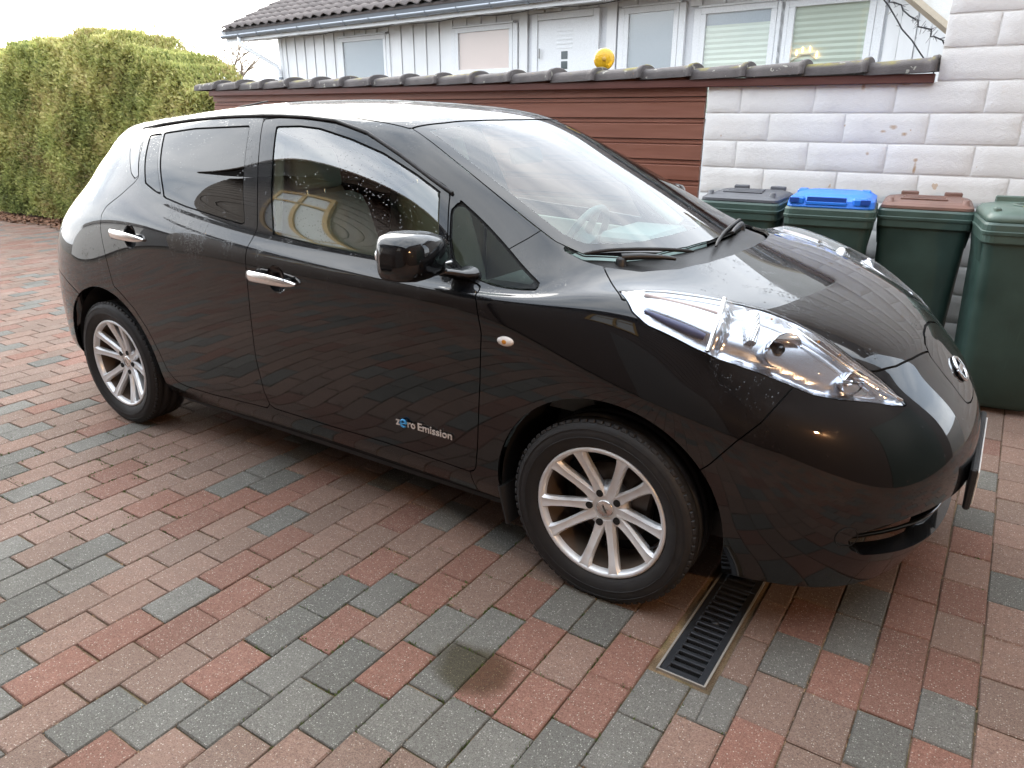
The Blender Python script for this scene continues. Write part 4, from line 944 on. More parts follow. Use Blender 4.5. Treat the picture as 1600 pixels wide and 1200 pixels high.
# front bumper with lower grille
GR = [(-.3,.428),(0,.428),(.289,.428),(.45,.432),(.56,.428),(.638,.418),(.690,.398),(.700,.375),(.690,.345),(.655,.318),(.511,.296),(.3,.275),(0,.270),(-.3,.270)]
gr_fn = sh.panel(GR, FRONT, 'grille', region=lambda c, n: c[0] > 3.2, gap=0)
FB = [(3.20,.80),(3.147,.712),(3.094,.654),(3.031,.573),(2.95,.50),(2.95,.0),(4,.0),(4,1.0),(3.2,1.0)]
sh.panel(FB, SIDE, 'front_bumper', region=lambda c, n: c[0] > 2.9)
RB = [(-2,-.1),(.05,-.1),(.05,.55),(-.20,.655),(-.25,.675),(-.363,.715),(-.45,.735),(-2,.735)]
sh.panel(RB, SIDE, 'rear_bumper', region=lambda c, n: c[0] < .0)
FN = [(2.20,-.1),(2.20,.975),(2.262,1.075),(2.32,1.12),(2.40,1.2),(3.4,1.3),(3.4,-.1)]
sh.panel(FN, SIDE, 'front_fender', region=lambda c, n: c[0] > 2.1 and c[1] > .3, gap=.0018)
# the lamp lens stands proud of the bonnet
V_, N_ = sh.arrays()
inl = sorted({i for f, l in zip(sh.F, sh.L) if l == 'headlight' for i in f}); d_ = np.clip(hl_fn(V_[inl]), 0, 1)
raw_hl = {i: (np.array(sh.V[i]), np.array(sh.N[i]), float(d)) for i, d in zip(inl, d_)}
for i, d in zip(inl, d_):
    t = min(1, d / .060); h = .032 * (t * t * (3 - 2 * t)) + .0015
    sh.V[i] = [sh.V[i][k] + sh.N[i][k] * h for k in range(3)]
# ---------------------------------------------------------------- car materials
def paint_mat():
    n = NT('black_paint'); n.set(Base__Color=(.0013, .0016, .0025), Roughness=.45, Coat__Weight=1.0, Coat__Roughness=.025, Coat__IOR=1.53)
    n.b.inputs['Specular IOR Level'].default_value = .08
    ps = n.n('SeparateXYZ'); n.l(n.pos(), ps.inputs[0]); z = ps.outputs[2]
    # beaded rain: round drops, thick on the shoulders, thinning downwards in streaks
    streak = n.noise(1.0, 3, .62, stretch=(13, 13, 3.2)); patch = n.noise(2.1, 2)
    hgt = n.rng(z, .62, .95)
    amt = n.math('MULTIPLY', n.rng(n.math('ADD', streak, n.math('MULTIPLY', patch, .6)), .86, 1.02), hgt, True)
    sparse = n.rng(patch, .42, .7, .05, .5)
    def drops(scale, lo, hi, keep):
        v = n.n('TexVoronoi', Scale=scale); n.l(n.pos(), v.inputs['Vector']); sc = n.n('SeparateColor'); n.l(v.outputs['Color'], sc.inputs[0])
        on = n.math('GREATER_THAN', n.math('ADD', keep, 0), sc.outputs[0]); return n.math('MULTIPLY', n.rng(v.outputs['Distance'], lo, hi, 1, 0), on, True)
    d1 = drops(190, .12, .48, n.math('MULTIPLY', amt, .9)); d2 = drops(95, .10, .36, n.math('MULTIPLY', n.math('ADD', n.math('MULTIPLY', amt, .55), n.math('MULTIPLY', sparse, .10)), 1.0))
    h = n.math('ADD', d1, n.math('MULTIPLY', d2, 1.6))
    nb = n.bump(h, .26, .0011); n.l(nb, n.b.inputs['Coat Normal'])
    film = n.math('MULTIPLY', amt, n.rng(n.noise(60, 3), .3, .7)); lowz = n.math('MULTIPLY', n.rng(z, .70, .25), .035)
    n.l(n.math('ADD', n.rng(film, 0, 1, .018, .07), lowz), n.b.inputs['Coat Roughness'])
    dust = n.math('MULTIPLY', n.rng(z, .62, .20), n.rng(n.noise(5, 2), .25, .75, .35, 1)); c = n.mix(n.math('MULTIPLY', dust, .022, True), (.0013, .0016, .0025), (.10, .09, .08))
    c = n.mix(n.math('MULTIPLY', film, .04), c, (.25, .26, .28)); n.col(c)
    # very slight waviness of real panels
    n.nor(n.bump(n.noise(2.6, 2), .02, .02)); return n.m
M_paint = paint_mat()
def drop_glass(name, tint, refl, dens):
    """tinted glass; rain beads bend the reflection and scatter a little light"""
    n = NT(name); n.t.nodes.remove(n.b); tr = n.n('BsdfTransparent'); tr.inputs['Color'].default_value = tuple(tint) + (1,)
    gl = n.n('BsdfGlossy'); gl.inputs['Roughness'].default_value = .008; fr = n.n('Fresnel'); bk = n.n('NewGeometry'); n.l(n.rng(bk.outputs['Backfacing'], 0, 1, 1.5, 1 / 1.5), fr.inputs['IOR'])
    ps = n.n('SeparateXYZ'); n.l(n.pos(), ps.inputs[0]); pat = n.noise(3.0, 5, stretch=(2.2, 2.2, .9)); keep = n.math('MULTIPLY', n.rng(pat, .46, .66), dens)
    v = n.n('TexVoronoi', Scale=170.0); n.l(n.pos(), v.inputs['Vector']); sc = n.n('SeparateColor'); n.l(v.outputs['Color'], sc.inputs[0])
    d = n.math('MULTIPLY', n.rng(v.outputs['Distance'], .10, .42, 1, 0), n.math('GREATER_THAN', keep, sc.outputs[0]), True)
    nb = n.bump(d, .3, .0012); n.l(nb, gl.inputs['Normal']); n.l(nb, fr.inputs['Normal'])
    df = n.n('BsdfDiffuse'); df.inputs['Color'].default_value = (.45, .48, .48, 1)
    m1 = n.n('MixShader'); n.l(n.math('MULTIPLY', d, .22), m1.inputs[0]); n.l(tr.outputs[0], m1.inputs[1]); n.l(df.outputs[0], m1.inputs[2])
    m2 = n.n('MixShader'); n.l(n.math('ADD', fr.outputs[0], refl, True), m2.inputs[0]); n.l(m1.outputs[0], m2.inputs[1]); n.l(gl.outputs[0], m2.inputs[2]); n.l(m2.outputs[0], n.out.inputs['Surface']); return n.m
M_gfront = drop_glass('clear_side_glass', (.62, .68, .62), .16, .16)
M_gquart = drop_glass('quarter_glass', (.30, .33, .31), -.03, .1)
M_grear = drop_glass('privacy_glass', (.03, .032, .035), .045, .25)
M_gwind = drop_glass('windscreen_glass', (.70, .85, .82), .085, .06)
M_lens = glass_mat('lamp_lens', (.93, .95, .97), .02)
n = NT('gloss_black'); n.set(Base__Color=(.006, .006, .007), Roughness=.08, Coat__Weight=.6); M_gloss = n.m
n = NT('ceramic_band'); n.set(Base__Color=(.008, .008, .009), Roughness=.05); n.b.inputs['Specular IOR Level'].default_value = .8; M_frit = n.m
M_seam = simple('seam_shadow', (.004, .004, .004), .8)
M_rubber = simple('black_rubber', (.014, .014, .015), .62, bump=.1, scale=120)
M_plastic = simple('black_plastic', (.018, .018, .019), .45, bump=.15, scale=300)
n = NT('chrome'); n.set(Base__Color=(.82, .84, .87), Metallic=1.0, Roughness=.06); M_chrome = n.m
n = NT('satin_chrome'); n.set(Base__Color=(.80, .79, .78), Metallic=1.0, Roughness=.2)
f = n.noise(260, 3); n.nor(n.bump(f, .25, .0012)); M_satin = n.m
def alloy_mat():
    n = NT('silver_alloy'); f = n.noise(35, 4); n.set(Metallic=.45, Roughness=.34)
    c = n.mix(n.rng(n.noise(9, 5), .45, .7), (.76, .79, .82), (.66, .65, .64)); n.col(c); n.rough(n.rng(f, .3, .7, .28, .46)); n.nor(n.bump(n.noise(300, 2), .1, .001)); return n.m
M_alloy = alloy_mat()
def tyre_mat():
    n = NT('tyre_rubber'); f = n.noise(30, 5); c = n.mix(n.rng(f, .45, .75), (.008, .008, .009), (.020, .019, .018)); n.col(c); n.rough(n.rng(f, .3, .7, .55, .75)); n.nor(n.bump(n.noise(200, 3), .15, .002)); return n.m
M_tyre = tyre_mat()
M_trimcloth = simple('pale_interior', (.48, .50, .46), .8, bump=.2, scale=200); M_trimdark = simple('dark_interior', (.05, .05, .05), .7)
M_dash = simple('dash_plastic', (.24, .27, .265), .55, bump=.1, scale=250)

CARX = 1.45
car = empty('parked_car', (CARX, 0, 0)); tag(car, 'black five-door electric hatchback parked on the block paving', 'car')
LBL = {'front_door': 'black front door carrying the zero Emission lettering'}

def shell_object(name, lab, mat, mirror, both=False, flange=.012, push=0.0, parent=None, pushfn=None, thick=False):
    """gather the faces of one label into one mesh; mirror False = right hand side (towards the camera), True = left; both = across the centre"""
    faces = [f for f, l in zip(sh.F, sh.L) if l == lab]
    if not faces: return None
    V = []; N = []; F_ = []
    def side(mir):
        mp = {}
        for f in faces:
            q = []
            for i in f:
                x, w, z = sh.V[i]
                key = ('c', i) if (both and abs(w) < 1e-7) else (mir, i)
                if key not in glob:
                    nx, nw, nz = sh.N[i]; pz = push + (pushfn(i) if pushfn else 0)
                    x_, w_, z_ = x + nx * pz, w + nw * pz, z + nz * pz
                    glob[key] = len(V); V.append((x_, w_ if mir else -w_, z_)); N.append((nx, nw if mir else -nw, nz))
                q.append(glob[key])
            F_.append(q[::-1] if not mir else q)
    glob = {}
    if both: side(False); side(True)
    else: side(mirror)
    # orient by normals
    k = len(F_) // 2; a, b, c = (Vector(V[i]) for i in F_[k][:3])
    if (b - a).cross(c - a).dot(Vector(N[F_[k][0]])) < 0: F_ = [f[::-1] for f in F_]
    nbody = len(F_)
    if flange:
        cnt = {}
        for f in F_:
            for a, b in zip(f, f[1:] + f[:1]):
                cnt[(a, b)] = cnt.get((a, b), 0) + 1
        edges = [(a, b) for (a, b) in cnt if (b, a) not in cnt]
        up = {}; dn = {}
        def vv(i, which):
            d = up if which else dn
            if i not in d:
                nv = Vector(N[i]); d[i] = len(V); V.append(tuple(Vector(V[i]) - (Vector((0, 0, 0)) if which else nv * flange))); N.append(N[i])
            return d[i]
        for a, b in edges: F_.append([vv(b, 1), vv(a, 1), vv(a, 0), vv(b, 0)])
    me = bpy.data.meshes.new(name); me.from_pydata([tuple(v) for v in V], [], F_); me.update()
    me.polygons.foreach_set('use_smooth', [True] * nbody + [False] * (len(F_) - nbody))
    nn_ = [tuple(x) for x in N]
    try:
        ln = np.zeros((len(me.loops), 3), np.float32); vi = np.empty(len(me.loops), np.int32); me.loops.foreach_get('vertex_index', vi); NA = np.array(nn_); ln[:] = NA[vi]
        pn = np.empty((len(me.polygons), 3), np.float32).ravel(); me.polygons.foreach_get('normal', pn); pn = pn.reshape(-1, 3)
        lt = np.empty(len(me.polygons), np.int32); me.polygons.foreach_get('loop_total', lt); pid = np.repeat(np.arange(len(lt)), lt); fl = pid >= nbody; ln[fl] = pn[pid[fl]]
        if not pushfn and lab != 'headlight': me.normals_split_custom_set([tuple(x) for x in ln])
    except Exception as e: print('normals', e)
    me.materials.append(mat); o = bpy.data.objects.new(name, me); link(o); attach(o, parent or car); return o

built = {}
for lab, mat in (('front_door', M_paint), ('rear_door', M_paint), ('front_fender', M_paint)):
    for mir in (False, True): built[(lab, mir)] = shell_object(lab, lab, mat, mir)
built[('front_door', False)]['label'] = LBL['front_door']
for mir in (False, True):
    shell_object('body_side', 'body', M_paint, mir)
    shell_object('pillar_trim', 'pillar_trim', M_gloss, mir)
    for lab, mat in (('front_glass', M_gfront), ('front_quarter_glass', M_gquart), ('rear_glass', M_grear), ('rear_quarter_glass', M_grear)):
        par = built[('front_door' if lab == 'front_glass' else 'rear_door', mir)] if lab != 'front_quarter_glass' else None
        shell_object('window', lab, mat, mir, flange=.004, push=-.003, parent=par)
    shell_object('seam_shadow', 'seam', M_seam, mir, flange=0, push=-.010)
shell_object('bonnet', 'bonnet', M_paint, False, both=True)
shell_object('roof', 'roof', M_paint, False, both=True)
shell_object('front_bumper', 'front_bumper', M_paint, False, both=True, flange=.05)
shell_object('rear_bumper', 'rear_bumper', M_paint, False, both=True)
lidp = shell_object('charge_lid', 'charge_lid', M_paint, False, both=True)
shell_object('tailgate', 'hatch', M_paint, False, both=True); shell_object('rear_window', 'hatch_glass', M_grear, False, both=True, flange=.004, push=-.003)
shell_object('cowl_panel', 'cowl', M_plastic, False, both=True, flange=0, push=-.022)
shell_object('lower_grille', 'grille', M_dark, False, both=True, flange=0, push=-.085)
# windscreen: clear field with a black ceramic band round it
def band(V):
    d = ws_fn(V); return d - .040 - .05 * np.clip((V[:, 0] - 2.45) / .3, 0, 1) * (np.abs(V[:, 1]) < .62) - .075 * np.exp(-((V[:, 1]) / .16) ** 2) * (V[:, 0] < 2.05) * np.clip((2.12 - V[:, 0]) / .1, 0, 1)
sh.cut(band, 'windscreen_clear', allowed=('windscreen',))
wsc = shell_object('windscreen', 'windscreen_clear', M_gwind, False, both=True, flange=.0, push=-.003)
shell_object('ceramic_band', 'windscreen', M_frit, False, both=True, flange=.004, push=-.003, parent=wsc)
# drip rails, seals round the glass
for mir in (0, 1):
    sg = 1 if mir else -1
    top = [(2.02,.690,1.252),(1.92,.682,1.297),(1.765,.664,1.372),(1.597,.642,1.440),(1.432,.633,1.478),(1.289,.638,1.490),(1.152,.645,1.495),(1.046,.647,1.496),(.785,.638,1.490),(.541,.624,1.477),(.30,.606,1.458),(.10,.585,1.436)]
    MB().tube([(x, sg * (w - .006), z - .006) for x, w, z in top], .0065, 6).build('drip_seal', M_rubber, car)

# lamps: chrome bowl behind the clear lens
def nearest_hl(a, b):
    best = min(raw_hl, key=lambda i: (np.dot(raw_hl[i][0], HA) - a) ** 2 + (np.dot(raw_hl[i][0], HV) - b) ** 2); return raw_hl[best]
def hl_uv(u, v):
    """u 0..1 from the rear tip to the nose tip, v 0..1 from the lower to the upper edge"""
    up = HLp[:9]; lo = [HLp[0]] + HLp[:8:-1][0:0] + HLp[17:8:-1] + [HLp[8]]
    def at(pl, u):
        pl = np.array(pl); s_ = np.r_[0, np.cumsum(np.linalg.norm(np.diff(pl, axis=0), axis=1))]; s_ /= s_[-1]; return np.array([np.interp(u, s_, pl[:, 0]), np.interp(u, s_, pl[:, 1])])
    return at(lo, u) * (1 - v) + at(up, u) * v
n = NT('reflector_chrome'); n.set(Base__Color=(.58, .60, .65), Metallic=.9, Roughness=.20); M_refl = n.m
n = NT('bowl_chrome'); n.set(Base__Color=(.72, .74, .78), Metallic=1.0, Roughness=.05); M_bowl = n.m
n = NT('indicator_glint_amber'); n.set(Base__Color=(.55, .22, .02), Roughness=.25); M_ind_glint = n.m  # amber of the repeater bulb, also of the imitated headlight glints
n = NT('fluted_reflector'); n.set(Base__Color=(.80, .80, .80), Metallic=1.0, Roughness=.18)
w = n.n('TexWave', Scale=55.0); n.l(n.pos(), w.inputs['Vector']); n.nor(n.bump(w.outputs['Fac'], .8, .004)); M_flute = n.m
for mir in (False, True):
    sg = 1 if mir else -1
    lens = shell_object('headlight', 'headlight', M_lens, mir, flange=.006)
    def depth(i):
        p, nn_, d = raw_hl[i]; t = min(1, d / .060); bul = .032 * (t * t * (3 - 2 * t)) + .0015
        a = (np.dot(p, HA) - HLp[0][0]) / (HLp[8][0] - HLp[0][0]); t2 = min(1, d / .028)
        k = .010 + .058 * t2 * t2 * (3 - 2 * t2) * 1.0
        if a < .36: k = .006 + .018 * t2
        return -bul * .4 - k * .55
    shell_object('reflector', 'headlight', M_refl, mir, flange=0, parent=lens, pushfn=depth)
    def P(u, v, dep):
        p, nn_, d = nearest_hl(*hl_uv(u, v)); q = p - nn_ * dep; return Vector((q[0], sg * q[1], q[2])), Vector((nn_[0], sg * nn_[1], nn_[2]))
    def soft(pl, k=5):
        for _ in range(k): pl = [pl[0]] + [(pl[q - 1] + pl[q] * 2 + pl[q + 1]) / 4 for q in range(1, len(pl) - 1)] + [pl[-1]]
        return pl
    # divider bar between the side marker and the main lamp
    mb = MB(); mb.tube(soft([P(.352 - .012 * v, v, -.008)[0] for v in np.linspace(.03, .97, 9)]), .0075, 6); mb.build('divider_bar', M_satin, lens)
    mb = MB(); mb.tube(soft([P(u, .60, -.006)[0] for u in np.linspace(.10, .33, 7)]), .006, 6); mb.build('marker_rib', simple('marker_rose', (.42, .30, .27), .4), lens)
    mb = MB(); mb.tube(soft([P(u, .18, -.002)[0] for u in np.linspace(.13, .33, 7)], 8), [.004, .007, .010, .012, .013, .013, .010], 8); mb.build('marker_band', simple('marker_violet', (.09, .10, .19), .35), lens)
    # bowls
    for (u, v, r_, dep, mat, nm) in ((.56, .42, .062, -.002, M_bowl, 'main_bowl'), (.79, .40, .042, -.004, M_bowl, 'inner_bowl')):
        p, nn_ = P(u, v, dep); ax = Vector((.86, sg * .42, .06)).normalized(); t1 = ax.cross(Vector((0, 0, 1))).normalized(); t2 = t1.cross(ax)
        rings = [[p - ax * h + (t1 * math.cos(2 * math.pi * k / 24) * 1.15 + t2 * math.sin(2 * math.pi * k / 24) * .8) * rr for k in range(24)] for rr, h in ((r_, .0), (r_ * .97, .008), (r_ * .8, .026), (r_ * .5, .042), (r_ * .15, .05))]
        mb = MB(); mb.loft(rings, cap0=False); mb.build(nm, mat, lens)
        mb = MB(); mb.tube([p - ax * .048, p - ax * .012, p - ax * .004], [r_ * .30, r_ * .26, r_ * .12], 14); mb.build('bulb_shield', M_gloss if nm == 'main_bowl' else M_chrome, lens)
    mb = MB(); p1, _ = P(.44, .78, -.002); p2, _ = P(.46, .30, .004); mb.tube([p1, p1.lerp(p2, .5), p2], [.020, .024, .014], 10); mb.build('fluted_reflector', M_flute, lens)
    for u in (.50, .57, .66, .74):
        p, _ = P(u, .88, .006); mb = MB(); mb.lathe([(.001, -.004), (.0045, 0), (.001, .004)], p, 'z', 8); mb.build('amber_glint', M_ind_glint, lens)  # amber beads imitating warm lamp glints along the upper lens edge
    p1 = P(.60, .74, .012)[0]; p2 = P(.95, .55, .010)[0]; mb = MB(); mb.tube(soft([P(u, .80 - .28 * (u - .55) / .4, -.006)[0] for u in np.linspace(.55, .97, 10)]), .005, 6); mb.build('light_guide', M_satin, lens)
    tl = shell_object('tail_lamp', 'tail_lamp', glass_mat('tail_lens', (.86, .88, .95), .06), mir, flange=.004); shell_object('reflector', 'tail_lamp', simple('tail_white', (.72, .76, .86), .25), mir, flange=0, push=-.012, parent=tl)

# wheel housings, floor, lower sills
for cx in (2.705, .012):
    for sg in (-1, 1):
        mb = MB(); prof = [(.386, .832), (.384, .78), (.378, .5)]; n_ = 26; rings = []
        for r_, y in prof: rings.append([(cx + r_ * math.cos(R(-6 + 192 * k / n_)), sg * y, .322 + r_ * math.sin(R(-6 + 192 * k / n_))) for k in range(n_ + 1)])
        mb.loft(rings, cap0=False, cap1=True, closed=False); mb.build('wheel_housing', M_plastic, car)
mb = MB(); mb.box((1.30, 0, .27), (3.6, 1.26, .09)); mb.box((1.35, 0, .225), (1.86, 1.44, .13)); mb.box((3.0, 0, .235), (.62, 1.0, .10)); mb.build('underbody', M_plastic, car)
for sg in (-1, 1):
    mb = MB(); mb.loft([[(x, sg * .775, .215), (x, sg * .80, .200), (x, sg * .70, .20), (x, sg * .68, .27), (x, sg * .79, .26)] for x in (.42, .6, 2.1, 2.32)]); mb.build('sill_edge', M_plastic, car, fix=True)
    mb = MB(); mb.loft([[(2.315, sg * .855, .30), (2.330, sg * .855, .30), (2.345, sg * .70, .30), (2.33, sg * .70, .30)], [(2.335, sg * .835, .15), (2.345, sg * .835, .15), (2.35, sg * .70, .15), (2.34, sg * .70, .15)]]); mb.build('mud_flap', M_rubber, car, fix=True)
    mb = MB(); mb.tube([(.60, sg * .66, .20), (.66, sg * .66, .165), (.70, sg * .66, .20)], .02, 8); mb.build('jacking_lug', M_plastic, car)
# grille slats and plate
for k, z in enumerate((.305, .345, .385)):
    pts = []
    for w in np.linspace(-.62, .62, 25):
        xf = 3.645 - .30 * (abs(w) / .62) ** 2.6 - .045; pts.append((xf, w, z))
    MB().tube(pts, .007, 6).build('grille_slat', M_gloss, car)
mb = MB(); mb.box((3.660, 0, .425), (.020, .56, .140), ch=.006); hold = mb.build('plate_holder', M_rubber, car)
mb = MB(); mb.box((3.6725, 0, .425), (.005, .52, .110), ch=.002); mb.build('number_plate', simple('plate_white', (.75, .75, .74), .4), hold)
tq = int(np.argmin((V_[:, 1] - .705) ** 2 + (V_[:, 2] - .388) ** 2 + 9 * (V_[:, 0] < 3.0))); tp = Vector((V_[tq][0], -V_[tq][1], V_[tq][2])); tn = Vector((N_[tq][0], -N_[tq][1], N_[tq][2])); ta = tn.cross(Vector((0, 0, 1))).normalized(); tb_ = tn.cross(ta)
MB().tube([tp + tn * .0005 + (ta * math.cos(2 * math.pi * k / 30) + tb_ * math.sin(2 * math.pi * k / 30)) * .032 for k in range(31)], .0016, 5, caps=False).build('tow_cover', M_seam, car)
# emblem on the charge lid
def nose_pt(w, z):
    q = (V_[:, 1] - abs(w)) ** 2 + (V_[:, 2] - z) ** 2 + 10 * (V_[:, 0] < 3.2); i = int(np.argmin(q)); return Vector((V_[i][0], -w, V_[i][2])), Vector((N_[i][0], -N_[i][1] if w > 0 else N_[i][1], N_[i][2]))
c0, n0 = nose_pt(0, .715); t2 = Vector((0, 1, 0)); t1 = n0.cross(t2).normalized()
mb = MB(); mb.tube([c0 + n0 * .006 + (t2 * math.cos(2 * math.pi * k / 40) * .046 + t1 * math.sin(2 * math.pi * k / 40) * .040) for k in range(41)], .0065, 8, caps=False); eb = mb.build('emblem', M_chrome, lidp)
mb = MB(); mb.box(c0 + n0 * .007, (.120, .020, .007), Matrix((t2, t1, n0)).transposed(), ch=.002); mb.build('emblem_bar', M_chrome, eb)

# door handles with cups
_cv = cup_fn(np.array(sh.V))
def cup_push(i):
    t = min(1, max(0, _cv[i]) / .026); return -.002 - .022 * (t * t * (3 - 2 * t))
for mir in (False, True):
    for dn, xr in (('front_door', (1.0, 2.0)), ('rear_door', (0, 1.0))):
        keep = [(k, l) for k, l in enumerate(sh.L) if l == 'handle_cup']
        for k, l in keep:
            xm = sh.V[sh.F[k][0]][0]; sh.L[k] = 'handle_cup' if xr[0] < xm < xr[1] else '_skip'
        shell_object('handle_cup', 'handle_cup', M_paint, mir, flange=0, parent=built[(dn, mir)], pushfn=cup_push)
        for k, l in keep: sh.L[k] = 'handle_cup'
for mir in (False, True):
    sg = 1 if mir else -1
    for (x0, z0, w0, dr_) in ((1.182, .909, .886, 'front_door'), (.195, .984, .857, 'rear_door')):
        par = built[(dr_, mir)]; L = .262; rings = []
        for t, h_, o_ in ((0, .006, .030), (.015, .019, .036), (.10, .0225, .043), (.5, .0205, .047), (.8, .0165, .042), (.94, .011, .032), (1.0, .004, .022)):
            x = x0 + L * t; zc = z0 - .008 * t + .004 * math.sin(math.pi * t); w_ = w0 + (.010 * t if dr_ == 'rear_door' else 0)
            rings.append([(x, sg * (w_ + o_ - .009 + .009 * math.cos(a) * 1.0), zc + h_ * math.sin(a)) for a in [2 * math.pi * k / 14 for k in range(14)]])
        mb = MB(); mb.loft(rings); hd = mb.build('handle', M_satin, par, fix=True)
        for xx in (.035, .215): MB().tube([(x0 + xx, sg * (w0 - .004), z0), (x0 + xx, sg * (w0 + .036), z0)], .011, 8).build('handle_mount', M_plastic, hd)

# side repeater
for sg in (-1, 1):
    rings = [[(2.369 + .030 * s_ * math.cos(a), sg * (.884 + h), .833 + .0155 * s_ * math.sin(a)) for a in [2 * math.pi * k / 20 for k in range(20)]] for s_, h in ((1, -.002), (1, .004), (.8, .008), (.3, .010))]
    mb = MB(); mb.loft(rings); rp = mb.build('side_repeater', simple('repeater_lens', (.74, .70, .66), .15), built[('front_fender', sg > 0)], fix=True)
    rings = [[(2.369 + .010 * s_ * math.cos(a), sg * (.8935 + h), .833 + .007 * s_ * math.sin(a)) for a in [2 * math.pi * k / 12 for k in range(12)]] for s_, h in ((1, 0), (.6, .0015))]; mb = MB(); mb.loft(rings); mb.build('repeater_bulb', M_ind_glint, rp, fix=True)

# door mirrors
def mirror_rings(sg):
    cx, cw, cz = 2.072, .985, 1.088; rings = []
    for t, sx, sz, dx, dz in ((-1.0, .30, .36, .020, -.004), (-.94, .58, .66, .016, -.003), (-.78, .84, .88, .010, 0), (-.4, .98, .99, .004, 0), (0, 1.0, 1.0, 0, 0), (.4, .96, .97, -.002, 0), (.75, .86, .85, -.004, -.004), (.94, .66, .62, -.004, -.008), (1.0, .40, .36, -.004, -.010)):
        r_ = []
        for k in range(28):
            a = 2 * math.pi * k / 28; ca_, sa_ = math.cos(a), math.sin(a); p_ = 3.6
            ex = math.copysign(abs(ca_) ** (2 / p_), ca_); ez = math.copysign(abs(sa_) ** (2 / p_), sa_)
            fx = .112 if ex > 0 else .055
            r_.append((cx + dx + ex * fx * sx, sg * (cw - t * .128), cz + dz + ez * .074 * sz * (1 - .10 * t * (1 if sa_ > 0 else -.2))))
        rings.append(r_)
    return rings
for sg in (-1, 1):
    mb = MB(); mb.loft(mirror_rings(sg)); mr = mb.build('door_mirror', M_paint, built[('front_door', sg > 0)], fix=True)
    rings = [[(2.017 - h, sg * (.985 + .078 * s_ * math.cos(a)), 1.088 + .046 * s_ * math.sin(a)) for a in [2 * math.pi * k / 28 for k in range(28)]] for s_, h in ((1.0, 0), (1.0, .008), (.97, .010))]
    mb = MB(); mb.loft(rings); mb.build('mirror_glass', M_chrome, mr, fix=True)
    mb = MB(); mb.loft([[(x + rx * math.cos(a), sg * w, z + h * math.sin(a)) for a in [2 * math.pi * k / 16 for k in range(16)]] for x, w, z, rx, h in ((2.105, .900, 1.028, .045, .014), (2.125, .875, 1.022, .044, .016), (2.150, .845, 1.012, .043, .018), (2.165, .815, 1.006, .046, .024), (2.170, .795, 1.006, .048, .028))]); mb.build('mirror_arm', M_gloss, mr, fix=True)
    mb = MB(); mb.loft([[(2.150, sg * .890, 1.066), (2.172, sg * .890, 1.064), (2.172, sg * .890, 1.052), (2.150, sg * .890, 1.052)], [(2.162, sg * .965, 1.070), (2.176, sg * .962, 1.068), (2.176, sg * .962, 1.058), (2.162, sg * .965, 1.058)]]); mb.build('mirror_repeater', M_satin, mr, fix=True)

# wipers
def sp(x, w, lift=0.0):
    """point on the upper surface above plan position (x, w)"""
    q = (V_[:, 0] - x) ** 2 + (V_[:, 1] - abs(w)) ** 2 + 5 * (V_[:, 2] < .7); i = int(np.argmin(q)); return Vector((V_[i][0], -w, V_[i][2])) + Vector((N_[i][0], -N_[i][1] if w > 0 else N_[i][1], N_[i][2])) * lift
for (b0, a1, e0, e1) in (((2.60, .560), (2.72, .45), (2.50, .632), (2.755, .33)), ((2.705, -.34), (2.765, -.02), (2.66, -.46), (2.775, .20))):
    pb = sp(*b0, -.006); mb = MB(); mb.lathe([(.001, .004), (.012, .002), (.017, -.006), (.018, -.04)], pb, 'z', 14); wp_ = mb.build('wiper', M_plastic, car)
    pa_ = sp(*a1, .010); mb = MB(); mb.tube([pb + Vector((0, 0, .002)), pb.lerp(pa_, .35) + Vector((0, 0, .006)), pb.lerp(pa_, .8) + Vector((0, 0, .004)), pa_], [.012, .011, .008, .006], 8); mb.build('wiper_arm', M_plastic, wp_)
    pts = [sp(e0[0] + (e1[0] - e0[0]) * t, e0[1] + (e1[1] - e0[1]) * t, .004 + .004 * math.sin(math.pi * t)) for t in np.linspace(0, 1, 15)]
    sp2 = pts
    for _q in range(6): sp2 = [sp2[0]] + [(sp2[k - 1] + sp2[k] + sp2[k + 1]) / 3 for k in range(1, 14)] + [sp2[-1]]
    mb = MB(); mb.tube(sp2, [.003] + [.0065] * 13 + [.003], 6); mb.build('wiper_blade', M_rubber, wp_)
# roof aerial
mb = MB(); mb.lathe([(.026, -.006), (.024, .012), (.012, .022), (.001, .026)], (-.02, 0, 1.482), 'z', 14); ae = mb.build('roof_aerial', M_plastic, car)
MB().tube([(-.02, 0, 1.503), (.08, 0, 1.530), (.30, 0, 1.556)], [.006, .005, .004], 6).build('aerial_rod', M_plastic, ae)

# lettering on the front door
def text_mesh(body, size, extr):
    cu = bpy.data.curves.new('lettering', 'FONT'); cu.body = body; cu.size = size; cu.extrude = extr; cu.offset = .0005; cu.resolution_u = 3; cu.align_x = 'LEFT'
    to = bpy.data.objects.new('lettering', cu); link(to); bpy.context.view_layer.update(); me = bpy.data.meshes.new_from_object(to.evaluated_get(bpy.context.evaluated_depsgraph_get())); bpy.data.objects.remove(to); bpy.data.curves.remove(cu); return me
def put_text(body, x0, x1, z0, w, name, mat, h, parent):
    me = text_mesh(body, .04, .0012); xs = [v.co.x for v in me.vertices]; ys = [v.co.y for v in me.vertices]; s_ = (x1 - x0) / (max(xs) - min(xs)); sy = h / (max(ys) - min(ys))
    for v in me.vertices: v.co = (x0 + (v.co.x - min(xs)) * s_, -(w + v.co.z), z0 + (v.co.y - min(ys)) * sy)
    me.flip_normals() if False else None
    me.materials.append(mat); o = bpy.data.objects.new(name, me); link(o); attach(o, parent); return o
M_letter = simple('letter_silver', (.72, .69, .66), .3, .6)
fdoor = built[('front_door', False)]
ZW = .8735; zt = .434
